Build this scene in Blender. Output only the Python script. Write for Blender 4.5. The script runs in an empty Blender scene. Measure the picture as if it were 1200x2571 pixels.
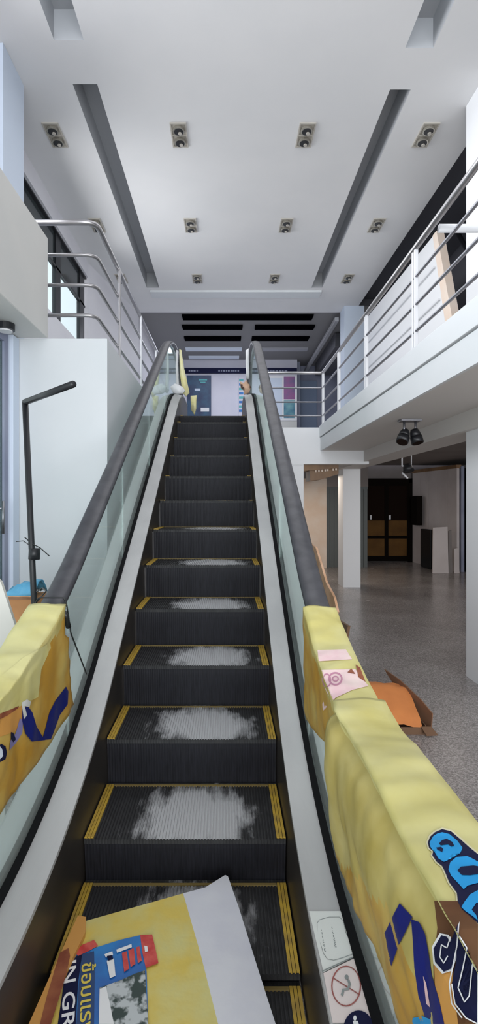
import bpy, bmesh, math, random
from mathutils import Vector, Matrix, noise
from mathutils.bvhtree import BVHTree
random.seed(7)
C = bpy.context.scene.collection
H = 1.56                      # eye height above the ground floor; shapes below are given relative to eye height
VX, VY, F = 566.0, 1265.0, 1300.0
R = math.radians

# ------------------------------------------------------------------ materials
def mat(name, col, rough=0.5, metal=0.0, col2=None, scale=6.0, bump=0.0, bscale=60.0, emit=0.0, detail=4.0, stretch=None, spec=0.5, lo=0.35, hi=0.65, ecol=None):
    m = bpy.data.materials.new(name); m.use_nodes = True
    nt = m.node_tree; b = nt.nodes['Principled BSDF']
    b.inputs['Base Color'].default_value = (*col, 1); b.inputs['Roughness'].default_value = rough
    b.inputs['Metallic'].default_value = metal
    b.inputs['Specular IOR Level'].default_value = spec
    tc = nt.nodes.new('ShaderNodeTexCoord'); mp = nt.nodes.new('ShaderNodeMapping')
    nt.links.new(tc.outputs['Object'], mp.inputs['Vector'])
    if stretch: mp.inputs['Scale'].default_value = stretch
    if col2:
        n = nt.nodes.new('ShaderNodeTexNoise'); n.inputs['Scale'].default_value = scale; n.inputs['Detail'].default_value = detail
        r = nt.nodes.new('ShaderNodeValToRGB'); r.color_ramp.elements[0].position = lo; r.color_ramp.elements[1].position = hi
        r.color_ramp.elements[0].color = (*col, 1); r.color_ramp.elements[1].color = (*col2, 1)
        nt.links.new(mp.outputs[0], n.inputs['Vector']); nt.links.new(n.outputs['Fac'], r.inputs['Fac']); nt.links.new(r.outputs['Color'], b.inputs['Base Color'])
    if bump:
        n = nt.nodes.new('ShaderNodeTexNoise'); n.inputs['Scale'].default_value = bscale; n.inputs['Detail'].default_value = 3
        bp = nt.nodes.new('ShaderNodeBump'); bp.inputs['Strength'].default_value = bump; bp.inputs['Distance'].default_value = 0.01
        nt.links.new(mp.outputs[0], n.inputs['Vector']); nt.links.new(n.outputs['Fac'], bp.inputs['Height']); nt.links.new(bp.outputs[0], b.inputs['Normal'])
    if emit:
        b.inputs['Emission Color'].default_value = (*(ecol or col), 1); b.inputs['Emission Strength'].default_value = emit
    return m

def glass(name, tint, refl=0.12, alpha=0.9):
    m = bpy.data.materials.new(name); m.use_nodes = True; nt = m.node_tree; nt.nodes.clear()
    o = nt.nodes.new('ShaderNodeOutputMaterial'); t = nt.nodes.new('ShaderNodeBsdfTransparent'); g = nt.nodes.new('ShaderNodeBsdfGlossy')
    d = nt.nodes.new('ShaderNodeBsdfDiffuse'); d.inputs['Color'].default_value = (*[min(1, c * .9) for c in tint], 1)
    t.inputs['Color'].default_value = (*tint, 1); g.inputs['Roughness'].default_value = 0.03; g.inputs['Color'].default_value = (.9, 1, .97, 1)
    lw = nt.nodes.new('ShaderNodeLayerWeight'); lw.inputs['Blend'].default_value = .5
    fr = nt.nodes.new('ShaderNodeMath'); fr.operation = 'POWER'; fr.inputs[1].default_value = 5; nt.links.new(lw.outputs['Facing'], fr.inputs[0]); fr.inputs[1].default_value = 7
    ad = nt.nodes.new('ShaderNodeMath'); ad.operation = 'ADD'; ad.inputs[1].default_value = refl
    ad.use_clamp = True
    m1 = nt.nodes.new('ShaderNodeMixShader'); m2 = nt.nodes.new('ShaderNodeMixShader')
    m1.inputs[0].default_value = 1 - alpha
    nt.links.new(t.outputs[0], m1.inputs[1]); nt.links.new(d.outputs[0], m1.inputs[2])
    nt.links.new(fr.outputs[0], ad.inputs[0]); nt.links.new(ad.outputs[0], m2.inputs[0])
    nt.links.new(m1.outputs[0], m2.inputs[1]); nt.links.new(g.outputs[0], m2.inputs[2]); nt.links.new(m2.outputs[0], o.inputs[0])
    return m

def floor_mat():
    m = mat('terrazzo', (.10, .092, .09), .22, spec=.45)
    nt = m.node_tree; b = nt.nodes['Principled BSDF']; tc = nt.nodes['Texture Coordinate']
    v = nt.nodes.new('ShaderNodeTexVoronoi'); v.inputs['Scale'].default_value = 130
    n = nt.nodes.new('ShaderNodeTexNoise'); n.inputs['Scale'].default_value = 1.3; n.inputs['Detail'].default_value = 5
    r = nt.nodes.new('ShaderNodeValToRGB'); e = r.color_ramp.elements
    e[0].position = 0; e[0].color = (.20, .185, .18, 1); e[1].position = 1; e[1].color = (.52, .49, .475, 1)
    e2 = e.new(.5); e2.color = (.34, .315, .305, 1)
    mx = nt.nodes.new('ShaderNodeMix'); mx.data_type = 'RGBA'; mx.blend_type = 'MULTIPLY'; mx.inputs[0].default_value = 1
    r2 = nt.nodes.new('ShaderNodeValToRGB'); r2.color_ramp.elements[0].position = .3; r2.color_ramp.elements[0].color = (.72, .7, .7, 1); r2.color_ramp.elements[1].position = .7
    sp = nt.nodes.new('ShaderNodeSeparateColor')
    nt.links.new(tc.outputs['Object'], v.inputs['Vector']); nt.links.new(tc.outputs['Object'], n.inputs['Vector'])
    nt.links.new(v.outputs['Color'], sp.inputs[0]); nt.links.new(sp.outputs[0], r.inputs['Fac'])
    nt.links.new(n.outputs['Fac'], r2.inputs['Fac'])
    nt.links.new(r.outputs['Color'], mx.inputs[6]); nt.links.new(r2.outputs['Color'], mx.inputs[7]); nt.links.new(mx.outputs[2], b.inputs['Base Color'])
    n3 = nt.nodes.new('ShaderNodeTexNoise'); n3.inputs['Scale'].default_value = 2.2
    mr = nt.nodes.new('ShaderNodeMapRange'); mr.inputs['To Min'].default_value = .12; mr.inputs['To Max'].default_value = .34
    nt.links.new(tc.outputs['Object'], n3.inputs['Vector']); nt.links.new(n3.outputs['Fac'], mr.inputs['Value']); nt.links.new(mr.outputs[0], b.inputs['Roughness'])
    return m

def tread_mat():
    # grooved dark tread, dusty worn patch in the middle
    m = mat('worn_tread', (.03, .03, .033), .6, spec=.35)
    nt = m.node_tree; b = nt.nodes['Principled BSDF']; L = nt.links.new
    tc = nt.nodes['Texture Coordinate']; oi = nt.nodes.new('ShaderNodeObjectInfo')
    sx = nt.nodes.new('ShaderNodeSeparateXYZ'); L(tc.outputs['Object'], sx.inputs[0])
    def math_(op, a, b_=None, c=None):
        n = nt.nodes.new('ShaderNodeMath'); n.operation = op
        for i, v in enumerate((a, b_, c)):
            if v is None: continue
            if isinstance(v, (int, float)): n.inputs[i].default_value = v
            else: L(v, n.inputs[i])
        return n.outputs[0]
    x = math_('DIVIDE', math_('SUBTRACT', sx.outputs[0], math_('MULTIPLY_ADD', oi.outputs['Random'], .06, .0)), .235)
    y = math_('DIVIDE', math_('SUBTRACT', sx.outputs[1], .15), .235)
    d = math_('SQRT', math_('ADD', math_('MULTIPLY', x, x), math_('MULTIPLY', y, y)))
    n = nt.nodes.new('ShaderNodeTexNoise'); n.inputs['Scale'].default_value = 7; n.inputs['Detail'].default_value = 6; n.inputs['Roughness'].default_value = .7
    va = nt.nodes.new('ShaderNodeVectorMath'); va.operation = 'MULTIPLY_ADD'; va.inputs[1].default_value = (1.6, .55, 1)
    co = nt.nodes.new('ShaderNodeCombineXYZ'); L(oi.outputs['Random'], co.inputs[0]); L(oi.outputs['Random'], co.inputs[1])
    vm = nt.nodes.new('ShaderNodeVectorMath'); vm.operation = 'SCALE'; vm.inputs['Scale'].default_value = 30; L(co.outputs[0], vm.inputs[0])
    L(tc.outputs['Object'], va.inputs[0]); L(vm.outputs[0], va.inputs[2]); L(va.outputs[0], n.inputs['Vector'])
    dd = math_('ADD', d, math_('MULTIPLY', math_('SUBTRACT', n.outputs['Fac'], .5), 1.7))
    mr = nt.nodes.new('ShaderNodeMapRange'); mr.inputs['From Min'].default_value = 1.12; mr.inputs['From Max'].default_value = .72
    L(dd, mr.inputs['Value'])
    groove = math_('SINE', math_('MULTIPLY', sx.outputs[0], 2 * math.pi / .0125))
    g01 = math_('MULTIPLY_ADD', groove, .5, .5)
    n2 = nt.nodes.new('ShaderNodeTexNoise'); n2.inputs['Scale'].default_value = 14; n2.inputs['Detail'].default_value = 5; L(tc.outputs['Object'], n2.inputs['Vector'])
    base = nt.nodes.new('ShaderNodeValToRGB'); base.color_ramp.elements[0].color = (.012, .012, .014, 1); base.color_ramp.elements[1].color = (.055, .055, .057, 1); L(n2.outputs['Fac'], base.inputs['Fac'])
    mx = nt.nodes.new('ShaderNodeMix'); mx.data_type = 'RGBA'
    ge = nt.nodes.new('ShaderNodeNewGeometry'); sn = nt.nodes.new('ShaderNodeSeparateXYZ'); L(ge.outputs['True Normal'], sn.inputs[0])
    L(math_('MULTIPLY', math_('MULTIPLY', mr.outputs[0], math_('GREATER_THAN', sn.outputs[2], .5)), math_('MULTIPLY_ADD', g01, .25, .75)), mx.inputs[0]); L(base.outputs['Color'], mx.inputs[6]); mx.inputs[7].default_value = (.62, .62, .64, 1)
    L(mx.outputs[2], b.inputs['Base Color'])
    bp = nt.nodes.new('ShaderNodeBump'); bp.inputs['Strength'].default_value = .5; bp.inputs['Distance'].default_value = .004
    L(g01, bp.inputs['Height']); L(bp.outputs[0], b.inputs['Normal'])
    return m

M = dict(
    ceil=mat('ceiling_paint', (.74, .74, .75), .8, col2=(.78, .775, .78), scale=1.2),
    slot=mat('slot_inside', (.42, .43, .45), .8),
    white=mat('white_paint', (.70, .73, .75), .6, col2=(.74, .76, .78), scale=1.5),
    warmwhite=mat('warm_white_soffit', (.66, .63, .60), .6),
    tornpeach=mat('torn_peach_tape', (.62, .40, .28), .7, col2=(.08, .04, .03), scale=14, lo=.5, hi=.6),
    palewall=mat('pale_upper_wall', (.80, .79, .84), .6, col2=(.84, .83, .87), scale=2), softwhite=mat('soft_white_wall', (.60, .63, .65), .6, col2=(.64, .66, .68), scale=1.5),
    brightwhite=mat('bright_white_paint', (.86, .87, .89), .5),
    bluewhite=mat('cool_white_paint', (.62, .70, .82), .55),
    beige=mat('greyish_beige_paint', (.60, .60, .58), .6, col2=(.66, .65, .62), scale=1.2),
    lavender=mat('pale_lavender_paint', (.62, .62, .72), .6, col2=(.68, .67, .76), scale=2),
    bluegrey=mat('blue_grey_paint', (.22, .24, .34), .6, col2=(.30, .32, .42), scale=2),
    greyceil=mat('grey_ceiling', (.22, .215, .22), .7),
    charcoal=mat('charcoal_paint', (.10, .10, .115), .7),
    taupe=mat('taupe_paint', (.20, .175, .165), .7, col2=(.26, .23, .22), scale=1),
    peach=mat('peach_paint', (.85, .68, .55), .6, col2=(.9, .78, .68), scale=3),
    pinkwhite=mat('pinkish_white_board', (.55, .49, .48), .6, col2=(.62, .56, .55), scale=2),
    steel=mat('brushed_steel', (.55, .55, .57), .28, 1.0, bump=.05, bscale=120),
    darksteel=mat('dull_steel', (.33, .33, .36), .35, .9),
    whitemetal=mat('white_metal', (.78, .79, .82), .4),
    deck=mat('satin_aluminium', (.41, .405, .41), .5, .12, col2=(.49, .485, .485), scale=5, bump=.08, bscale=90, stretch=(1, .15, 1)),
    gasket=mat('black_gasket', (.008, .008, .009), .85, spec=.1),
    rubber=mat('handrail_rubber', (.035, .035, .042), .42, col2=(.06, .06, .07), scale=14),
    skirt=mat('dark_skirt_metal', (.035, .03, .027), .4, .3, col2=(.06, .05, .042), scale=3),
    clad=mat('escalator_cladding', (.55, .57, .58), .35, .5),
    riser=mat('riser_metal', (.008, .008, .011), .6, .0, spec=.3, col2=(.016, .016, .022), scale=30, stretch=(8, 1, .4)),
    tread=tread_mat(),
    yellow=mat('yellow_marking', (.62, .40, .045), .5, col2=(.42, .27, .05), scale=20),
    dullyellow=mat('dirty_yellow_marking', (.25, .18, .06), .6),
    black=mat('black_paint', (.012, .013, .016), .4),
    dark=mat('dark_void', (.002, .002, .003), 1.0, spec=0.0),
    floor=floor_mat(),
    glass=glass('greenish_safety_glass', (.92, .97, .96), .03, .80),
    wglass=glass('window_glass', (.9, .96, .97), .02, .97),
    dglass=glass('door_glass', (.50, .60, .60), .05, .80),
    darkpane=mat('dark_reflecting_pane', (.035, .045, .047), .12),  # dark reflection in the upper window panes put into the colour
    rail=mat('rail_steel', (.40, .39, .40), .3, .9),
    wood=mat('brown_wood', (.30, .17, .08), .5, col2=(.20, .11, .055), scale=5, stretch=(1, 1, .2)),
    darkwood=mat('dark_wood', (.006, .004, .003), .9, spec=.1),
    tan=mat('tan_panel', (.17, .085, .025), .8, spec=.15, col2=(.12, .06, .02), scale=3),
    brownglass=mat('brown_dark_panel', (.012, .006, .004), .9, spec=.1),
    card=mat('cardboard', (.55, .27, .11), .8, col2=(.44, .21, .085), scale=5),
    cardlight=mat('pale_cardboard', (.62, .38, .25), .8, col2=(.45, .25, .14), scale=9, bump=.5, bscale=14),
    cardflap=mat('cardboard_flap', (.20, .10, .055), .8),
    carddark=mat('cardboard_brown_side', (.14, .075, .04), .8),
    orange=mat('orange_board', (.62, .22, .06), .75, col2=(.52, .18, .05), scale=5),
    foam=mat('white_foam_board', (.58, .57, .53), .7),
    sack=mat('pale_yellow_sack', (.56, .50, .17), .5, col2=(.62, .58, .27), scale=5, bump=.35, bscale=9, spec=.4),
    sackmid=mat('shaded_olive_sack', (.44, .35, .09), .5, col2=(.58, .50, .20), scale=6, bump=.35, bscale=10, spec=.3),  # shade on the upper inner side put into the colour
    sackside=mat('shaded_ochre_sack', (.48, .26, .035), .5, col2=(.58, .44, .13), scale=4.5, bump=.4, bscale=10, lo=.42, hi=.68, spec=.3),  # shade and shine-through of the inner side put into the colour
    sheet=mat('yellow_sack_sheet', (.66, .50, .10), .5, col2=(.62, .56, .22), scale=9, lo=.4, hi=.7, bump=.25, bscale=20),
    sheetwhite=mat('white_sack_side', (.62, .62, .70), .55, col2=(.68, .68, .74), scale=8, bump=.2, bscale=14),
    navy=mat('navy_print', (.004, .006, .04), .6, spec=.2),
    blueprint=mat('blue_print', (.02, .12, .42), .4, col2=(.02, .22, .58), scale=8),
    royal=mat('royal_blue_ribbon', (.006, .012, .15), .5, spec=.25),
    cyan=mat('cyan_print', (.02, .30, .66), .6, spec=.2),
    teal=mat('teal_print', (.10, .42, .45), .5),
    red=mat('red_print', (.50, .03, .03), .45, col2=(.65, .10, .08), scale=30),
    pink=mat('pink_print', (.75, .48, .52), .5, col2=(.82, .66, .62), scale=10),
    magenta=mat('magenta_print', (.48, .20, .30), .5),
    brownprint=mat('brown_print', (.09, .035, .014), .6, spec=.2, col2=(.17, .08, .035), scale=7),
    redbrown=mat('red_brown_print', (.22, .05, .02), .5, col2=(.32, .10, .04), scale=20),
    orangep=mat('orange_print', (.62, .30, .07), .5),
    whitep=mat('white_print', (.80, .80, .82), .5),
    yellowp=mat('yellow_print', (.70, .55, .08), .5),
    photo=mat('grey_green_picture_print', (.50, .53, .55), .5, col2=(.03, .05, .045), scale=24, lo=.45, hi=.54),
    sticker=mat('pale_sticker', (.70, .71, .69), .5), pinksticker=mat('pinkish_sticker', (.74, .64, .63), .5),
    greyline=mat('grey_line', (.24, .26, .26), .6), redline=mat('dull_red_line', (.32, .09, .08), .6),
    bluebag=mat('blue_plastic', (.12, .42, .66), .35, bump=.5, bscale=25),
    clear=glass('clear_plastic', (.88, .9, .92), .08, .7),
    wrap=mat('white_plastic_wrap', (.72, .72, .74), .4, bump=.5, bscale=22),
    yellowwrap=mat('yellow_plastic_wrap', (.72, .66, .30), .4, col2=(.75, .72, .45), scale=9, bump=.4, bscale=22),
    lampwarm=mat('lamp_reflector', (.45, .43, .38), .25, .6),
    fixture=mat('fixture_frame', (.50, .47, .42), .45),
    lit=mat('lit_diffuser', (.5, .56, .66), .5, emit=.12, ecol=(.75, .82, 1)),
    dim=mat('dim_diffuser', (.32, .32, .35), .5, emit=.03, ecol=(.75, .8, 1)),
    poster=mat('navy_poster', (.02, .035, .10), .4, col2=(.03, .09, .17), scale=5),
    wire=mat('black_wire', (.01, .012, .012), .4),
)

# ------------------------------------------------------------------ builders
def tagit(o, label=None, cat=None, group=None, kind=None):
    if label: o['label'] = label
    if cat: o['category'] = cat
    if group: o['group'] = group
    if kind: o['kind'] = kind
    return o
def empty(name, loc=(0, 0, 0), parent=None):
    o = bpy.data.objects.new(name, None); C.objects.link(o); o.location = (loc[0], loc[1], loc[2] + (0 if parent else H)); o.empty_display_size = .1
    if parent: o.parent = parent
    return o
def base_of(o):
    v = Vector((0, 0, 0))
    while o is not None:
        v += Vector(o.location); o = o.parent
    return v
def obj(name, bm, mats, parent=None, smooth=False, origin=None, up=False):
    """bm holds eye-relative world coordinates; the object's origin is put at `origin` (eye-relative)."""
    if up:
        bm.normal_update()
        for f in bm.faces:
            if f.normal.z < 0: f.normal_flip()
    elif bm.verts: bmesh.ops.recalc_face_normals(bm, faces=bm.faces[:])
    me = bpy.data.meshes.new(name)
    org = Vector(origin) + Vector((0, 0, H)) if origin is not None else (base_of(parent) if parent else Vector((0, 0, 0)))
    for v in bm.verts: v.co = v.co + Vector((0, 0, H)) - org
    bm.to_mesh(me); bm.free()
    for m in (mats if isinstance(mats, (list, tuple)) else [mats]): me.materials.append(m)
    if smooth:
        for p in me.polygons: p.use_smooth = True
    o = bpy.data.objects.new(name, me); C.objects.link(o)
    if parent: o.parent = parent; o.location = org - base_of(parent)
    else: o.location = org
    return o
def B(): return bmesh.new()
def box(bm, x0, x1, y0, y1, z0, z1, bev=0, mi=0):
    vs = [bm.verts.new((x, y, z)) for z in (z0, z1) for y in (y0, y1) for x in (x0, x1)]
    fs = [bm.faces.new([vs[i] for i in q]) for q in ((0, 2, 3, 1), (4, 5, 7, 6), (0, 1, 5, 4), (2, 6, 7, 3), (0, 4, 6, 2), (1, 3, 7, 5))]
    for f in fs: f.material_index = mi
    if bev: bmesh.ops.bevel(bm, geom=list({e for f in fs for e in f.edges}), offset=bev, segments=2, affect='EDGES', profile=.5)
    return bm
def tube(bm, pts, r, n=10, cap=True, r2=None):
    pts = [Vector(p) for p in pts]; rings = []
    up = None
    for i, p in enumerate(pts):
        t = (pts[min(i + 1, len(pts) - 1)] - pts[max(i - 1, 0)]).normalized()
        if up is None:
            up = t.orthogonal().normalized()
        up = (up - t * up.dot(t)).normalized(); s = t.cross(up)
        rr = r if r2 is None else r + (r2 - r) * i / (len(pts) - 1)
        rings.append([bm.verts.new(p + (up * math.cos(a) + s * math.sin(a)) * rr) for a in [2 * math.pi * k / n for k in range(n)]])
    for a, b in zip(rings, rings[1:]):
        for k in range(n): bm.faces.new((a[k], a[(k + 1) % n], b[(k + 1) % n], b[k]))
    if cap: bm.faces.new(rings[0][::-1]); bm.faces.new(rings[-1])
    return bm
def prism(bm, pts, vec, mi=0):
    """polygon extruded along vec"""
    vec = Vector(vec); a = [bm.verts.new(p) for p in pts]; b = [bm.verts.new(Vector(p) + vec) for p in pts]; n = len(a)
    fs = [bm.faces.new(a), bm.faces.new(b[::-1])] + [bm.faces.new((a[i], b[i], b[(i + 1) % n], a[(i + 1) % n])) for i in range(n)]
    for f in fs: f.material_index = mi
    return bm
def struct(name, bm, m, smooth=False, parent=None):
    o = obj(name, bm, m, parent, smooth)
    if parent is None: o['kind'] = 'structure'
    return o
def onX(px, py, X): Y = X * F / (px - VX); return Vector((X, Y, -(py - VY) / F * Y))
def onY(px, py, Y): return Vector(((px - VX) / F * Y, Y, -(py - VY) / F * Y))
def onZ(px, py, Z): Y = -Z * F / (py - VY); return Vector(((px - VX) / F * Y, Y, Z))
def round_path(pts, rad, seg=5):
    pts = [Vector(p) for p in pts]; out = [pts[0]]
    for a, b, c in zip(pts, pts[1:], pts[2:]):
        u = (a - b).normalized(); w = (c - b).normalized(); p = b + u * rad; q = b + w * rad
        for k in range(seg + 1):
            t = k / seg; out.append(p * (1 - t) ** 2 + b * 2 * t * (1 - t) + q * t * t)
    out.append(pts[-1]); return out
def copy_tree(root, loc, names=None):
    r = root.copy(); C.objects.link(r); r.location = loc
    for ch in list(root.children):
        c = ch.copy(); C.objects.link(c); c.parent = r
        for g in ch.children:
            d = g.copy(); C.objects.link(d); d.parent = c
    return r

# ------------------------------------------------------------------ setting
CZ = 3.6                                   # main ceiling
struct('floor', box(B(), -7, 8, -2.5, 15, -1.66, -1.56), M['floor'])

def holed(z, x0, x1, y0, y1, holes, depth, thick=.03):
    bm = B(); xs = sorted({x0, x1, *[h[i] for h in holes for i in (0, 1)]}); ys = sorted({y0, y1, *[h[i] for h in holes for i in (2, 3)]})
    inside = lambda cx, cy: any(h[0] < cx < h[1] and h[2] < cy < h[3] for h in holes)
    for a, b in zip(xs, xs[1:]):
        for c, d in zip(ys, ys[1:]):
            h = inside((a + b) / 2, (c + d) / 2); zz = z + depth if h else z
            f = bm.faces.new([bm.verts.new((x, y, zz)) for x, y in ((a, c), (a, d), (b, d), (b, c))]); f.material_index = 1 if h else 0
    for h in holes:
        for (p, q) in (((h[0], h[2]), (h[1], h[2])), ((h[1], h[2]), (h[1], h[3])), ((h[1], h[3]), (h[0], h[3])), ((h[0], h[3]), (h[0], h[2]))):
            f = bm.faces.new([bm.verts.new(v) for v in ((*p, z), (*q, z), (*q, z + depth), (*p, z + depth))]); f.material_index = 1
    f = bm.faces.new([bm.verts.new(v) for v in ((x0, y0, z + depth + .05), (x1, y0, z + depth + .05), (x1, y1, z + depth + .05), (x0, y1, z + depth + .05))])
    for (p, q) in (((x0, y0), (x1, y0)), ((x1, y0), (x1, y1)), ((x1, y1), (x0, y1)), ((x0, y1), (x0, y0))):
        bm.faces.new([bm.verts.new(v) for v in ((*p, z), (*q, z), (*q, z + depth + .05), (*p, z + depth + .05))])
    return bm
struct('ceiling', holed(CZ, -2.3, 2.42, -2.2, 9.75, [(-1.31, -1.10, 4.44, 8.62), (1.43, 1.61, 4.5, 8.62), (-1.33, -1.10, 0.2, 4.02), (1.42, 1.64, 0.2, 4.09)], .24), [M['ceil'], M['slot']])
struct('trim_1', box(B(), -1.27, 1.62, 8.72, 8.98, CZ - .035, CZ + .01, .004), M['white'])   # added pale strip standing in for the lit face of a cross slot
struct('ceiling_rear', box(B(), -2.3, 6.0, 9.75, 14.2, CZ + .02, CZ + .12), M['greyceil'])
bm = box(B(), 2.42, 6.0, -2.2, 9.75, CZ + .25, CZ + .35); box(bm, 2.42, 6.0, 9.75, 9.85, CZ + .121, CZ + .35); struct('ceiling_gallery', bm, M['charcoal'])

# ceiling slots in the rear ceiling
def strip(name, px0, px1, py0, py1, m, label, cat, group, frame=True):
    Y0 = CZ * F / (VY - py0); Y1 = CZ * F / (VY - py1); Ym = (Y0 + Y1) / 2; x0 = (px0 - VX) / F * Ym; x1 = (px1 - VX) / F * Ym
    bm = B(); box(bm, x0, x1, Y0, Y1, CZ - .012, CZ + .02, .003)
    return tagit(obj(name, bm, m, None, origin=((x0 + x1) / 2, Ym, CZ)), label, cat, group)
G = 'slots in the rear ceiling'
strip('ceiling_vent', 458, 785, 791, 803, M['dark'], 'long single black slot vent in the grey rear ceiling, nearest of the slots', 'vent', G)
strip('ceiling_vent', 458, 609, 817, 827, M['dark'], 'black ceiling slot vent left of centre, second row of the rear ceiling', 'vent', G)
strip('ceiling_vent', 640, 789, 817, 827, M['dark'], 'black ceiling slot vent right of centre, second row of the rear ceiling', 'vent', G)
strip('ceiling_vent', 463, 605, 846, 855, M['dark'], 'thin black ceiling slot vent left of centre, third row of the rear ceiling', 'vent', G)
strip('ceiling_vent', 632, 775, 846, 855, M['dark'], 'thin black ceiling slot vent right of centre, third row of the rear ceiling', 'vent', G)
G = 'lit strips in the rear ceiling'
strip('ceiling_strip_light', 466, 607, 874, 881, M['lit'], 'glowing pale strip light left of centre, nearer of the two in rear ceiling', 'light', G)
strip('ceiling_strip_light', 640, 772, 874, 881, M['dim'], 'dull grey strip light right of centre in the rear ceiling', 'light', G)
strip('ceiling_strip_light', 474, 600, 895, 901, M['lit'], 'glowing pale strip light closest to the far wall', 'light', G)

# left side
bm = B(); box(bm, -2.4, -.861, 3.77, 13.2, -1.56, 1.203); struct('wall_left', bm, M['softwhite'])
bm = B(); box(bm, -1.56, -1.50, 3.66, 3.768, -1.56, 1.198, .004); struct('trim_2', bm, M['bluewhite'])
bm = B(); box(bm, -2.4, -1.29, -2.2, 3.765, 1.205, 1.93, .006); struct('wall_parapet', bm, M['beige'])
bm = B(); box(bm, -2.04, -1.735, 4.04, 4.457, 1.203, CZ - .002); struct('column_left', bm, M['bluewhite'])
# upper left wall with the window
bm = B()
box(bm, -2.2, -2.05, -2.2, 7.75, 3.38, CZ)        # header band
box(bm, -2.2, -2.05, -2.2, 7.75, 1.205, 2.26)     # below the sill
box(bm, -2.2, -2.05, -2.2, 4.6, 2.26, 3.38)
prism(bm, [(-2.05, 7.75, 1.203), (-2.2, 7.75, 1.203), (-1.8, 9.75, 1.203), (-1.64, 9.75, 1.203)], (0, 0, CZ - 1.203))
box(bm, -1.8, -1.64, 9.75, 13.2, 1.203, CZ + .02)
struct('wall_left_upper', bm, M['palewall'])
bm = B()
for y0, y1 in ((4.6, 4.7), (6.42, 6.60), (7.48, 7.70)): box(bm, -2.15, -2.10, y0, y1, 2.26, 3.38)
box(bm, -2.14, -2.10, 4.6, 7.75, 2.93, 2.96); box(bm, -2.17, -2.08, 4.6, 7.75, 2.26, 2.28); box(bm, -2.17, -2.08, 4.6, 7.75, 3.36, 3.38)
w = struct('window_1', bm, M['black'])
for y0, y1 in ((4.7, 6.42), (6.60, 7.48)):
    obj('transom_pane', box(B(), -2.13, -2.12, y0, y1, 2.96, 3.36), M['darkpane'], w)
    obj('pane', box(B(), -2.13, -2.12, y0, y1, 2.28, 2.93), M['wglass'], w)
# glass shop front under the parapet
bm = B(); box(bm, -1.56, -1.52, 3.56, 3.62, -1.56, 1.2); box(bm, -1.56, -1.52, -1.5, 3.56, 1.12, 1.2); box(bm, -1.56, -1.52, -1.5, 3.56, -1.56, -1.46)
for y in (2.4, 1.1): box(bm, -1.56, -1.52, y, y + .05, -1.46, 1.12)
w = struct('window_2', bm, M['bluegrey'])
obj('pane', box(B(), -1.545, -1.535, -1.5, 3.56, -1.46, 1.12), M['dglass'], w)
bm = B(); tube(bm, [(-1.49, 3.47, -.20), (-1.49, 3.47, .02)], .012); tube(bm, [(-1.53, 3.47, -.03), (-1.49, 3.47, -.03)], .008); obj('handle', bm, M['darksteel'], w, True)

# upper slab, gallery slab, fascia
bm = B(); box(bm, -.861, 1.20, 7.94, 13.6, .60, 1.17); box(bm, 1.20, 1.46, 7.94, 13.6, .61, 1.17); box(bm, 1.46, 2.2, 7.94, 8.1, .61, .815); struct('floor_upper', bm, M['brightwhite'])
bm = B(); box(bm, 1.48, 6.0, -2.2, 13.6, 1.05, 1.185); box(bm, 1.48, 2.12, -2.2, 7.94, .815, 1.05); struct('floor_gallery', bm, M['warmwhite'])
bm = B(); box(bm, 1.455, 1.48, -2.2, 7.96, .815, 1.012); box(bm, 1.44, 1.48, -2.2, 7.96, 1.024, 1.195, .003); struct('trim_3', bm, M['white'])
bm = B(); box(bm, 2.12, 2.5, -2.2, 13.4, .65, 1.05); struct('ceiling_beam', bm, M['warmwhite'])
bm = B(); box(bm, -.85, 1.20, 7.95, 8.1, -1.56, .60); struct('wall_rear_lower', bm, M['brightwhite'])
# columns
bm = B(); box(bm, 2.18, 2.5, 4.25, 4.69, -1.56, .65); struct('column_right_near', bm, M['brightwhite'])
bm = B(); box(bm, 2.18, 2.5, 4.25, 4.69, 1.186, CZ + .24); struct('column_gallery_near', bm, M['brightwhite'])
bm = B(); box(bm, 2.2, 2.52, 9.66, 10.1, -1.56, .65); struct('column_right_far', bm, M['brightwhite'])
bm = B(); box(bm, 2.16, 2.52, 9.4, 9.74, 1.186, CZ - .002); struct('column_gallery_far', bm, M['bluewhite'])
# far walls upstairs
bm = B(); box(bm, -1.64, 1.8, 13.0, 13.2, 1.17, CZ + .02); struct('wall_far', bm, M['lavender'])
bm = B(); box(bm, 1.8, 6.0, 13.6, 13.75, 1.17, CZ + .02); box(bm, 1.8, 1.9, 13.2, 13.6, 1.17, CZ + .02); struct('wall_far_right', bm, M['bluegrey'])
bm = B(); box(bm, 3.5, 3.65, -2.2, 13.6, 1.186, CZ + .25); struct('wall_gallery_right', bm, M['charcoal'])
bm = B(); box(bm, 2.75, 3.5, 10.8, 11.0, 2.75, CZ + .02); struct('wall_gallery_header', bm, M['charcoal'])
# ground floor room at the right
bm = B(); box(bm, 1.2, 7.6, 14.0, 14.15, -1.56, 1.05); struct('wall_back', bm, M['taupe'])
bm = B(); box(bm, 7.5, 7.65, -2.2, 14.0, -1.56, 1.05); struct('wall_right', bm, M['taupe'])
bm = B(); box(bm, 6.0, 7.65, -2.2, 14.15, 1.05, 1.185); struct('ceiling_room', bm, M['taupe'])
bm = B(); box(bm, 2.5, 6.0, -2.2, 13.9, 1.035, 1.049); struct('ceiling_room_lining', bm, M['taupe'])
bm = B(); box(bm, 1.2, 2.46, 12.6, 12.75, -1.56, .62); struct('wall_peach', bm, M['peach'])
bm = B(); box(bm, 2.46, 3.5, 12.7, 12.8, .42, 1.03); struct('wall_above_shutter', bm, M['taupe'])
bm = B()
for k in range(10): box(bm, 2.47 + .103 * k, 2.565 + .103 * k, 12.74, 12.77, -1.56, .415)
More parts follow.
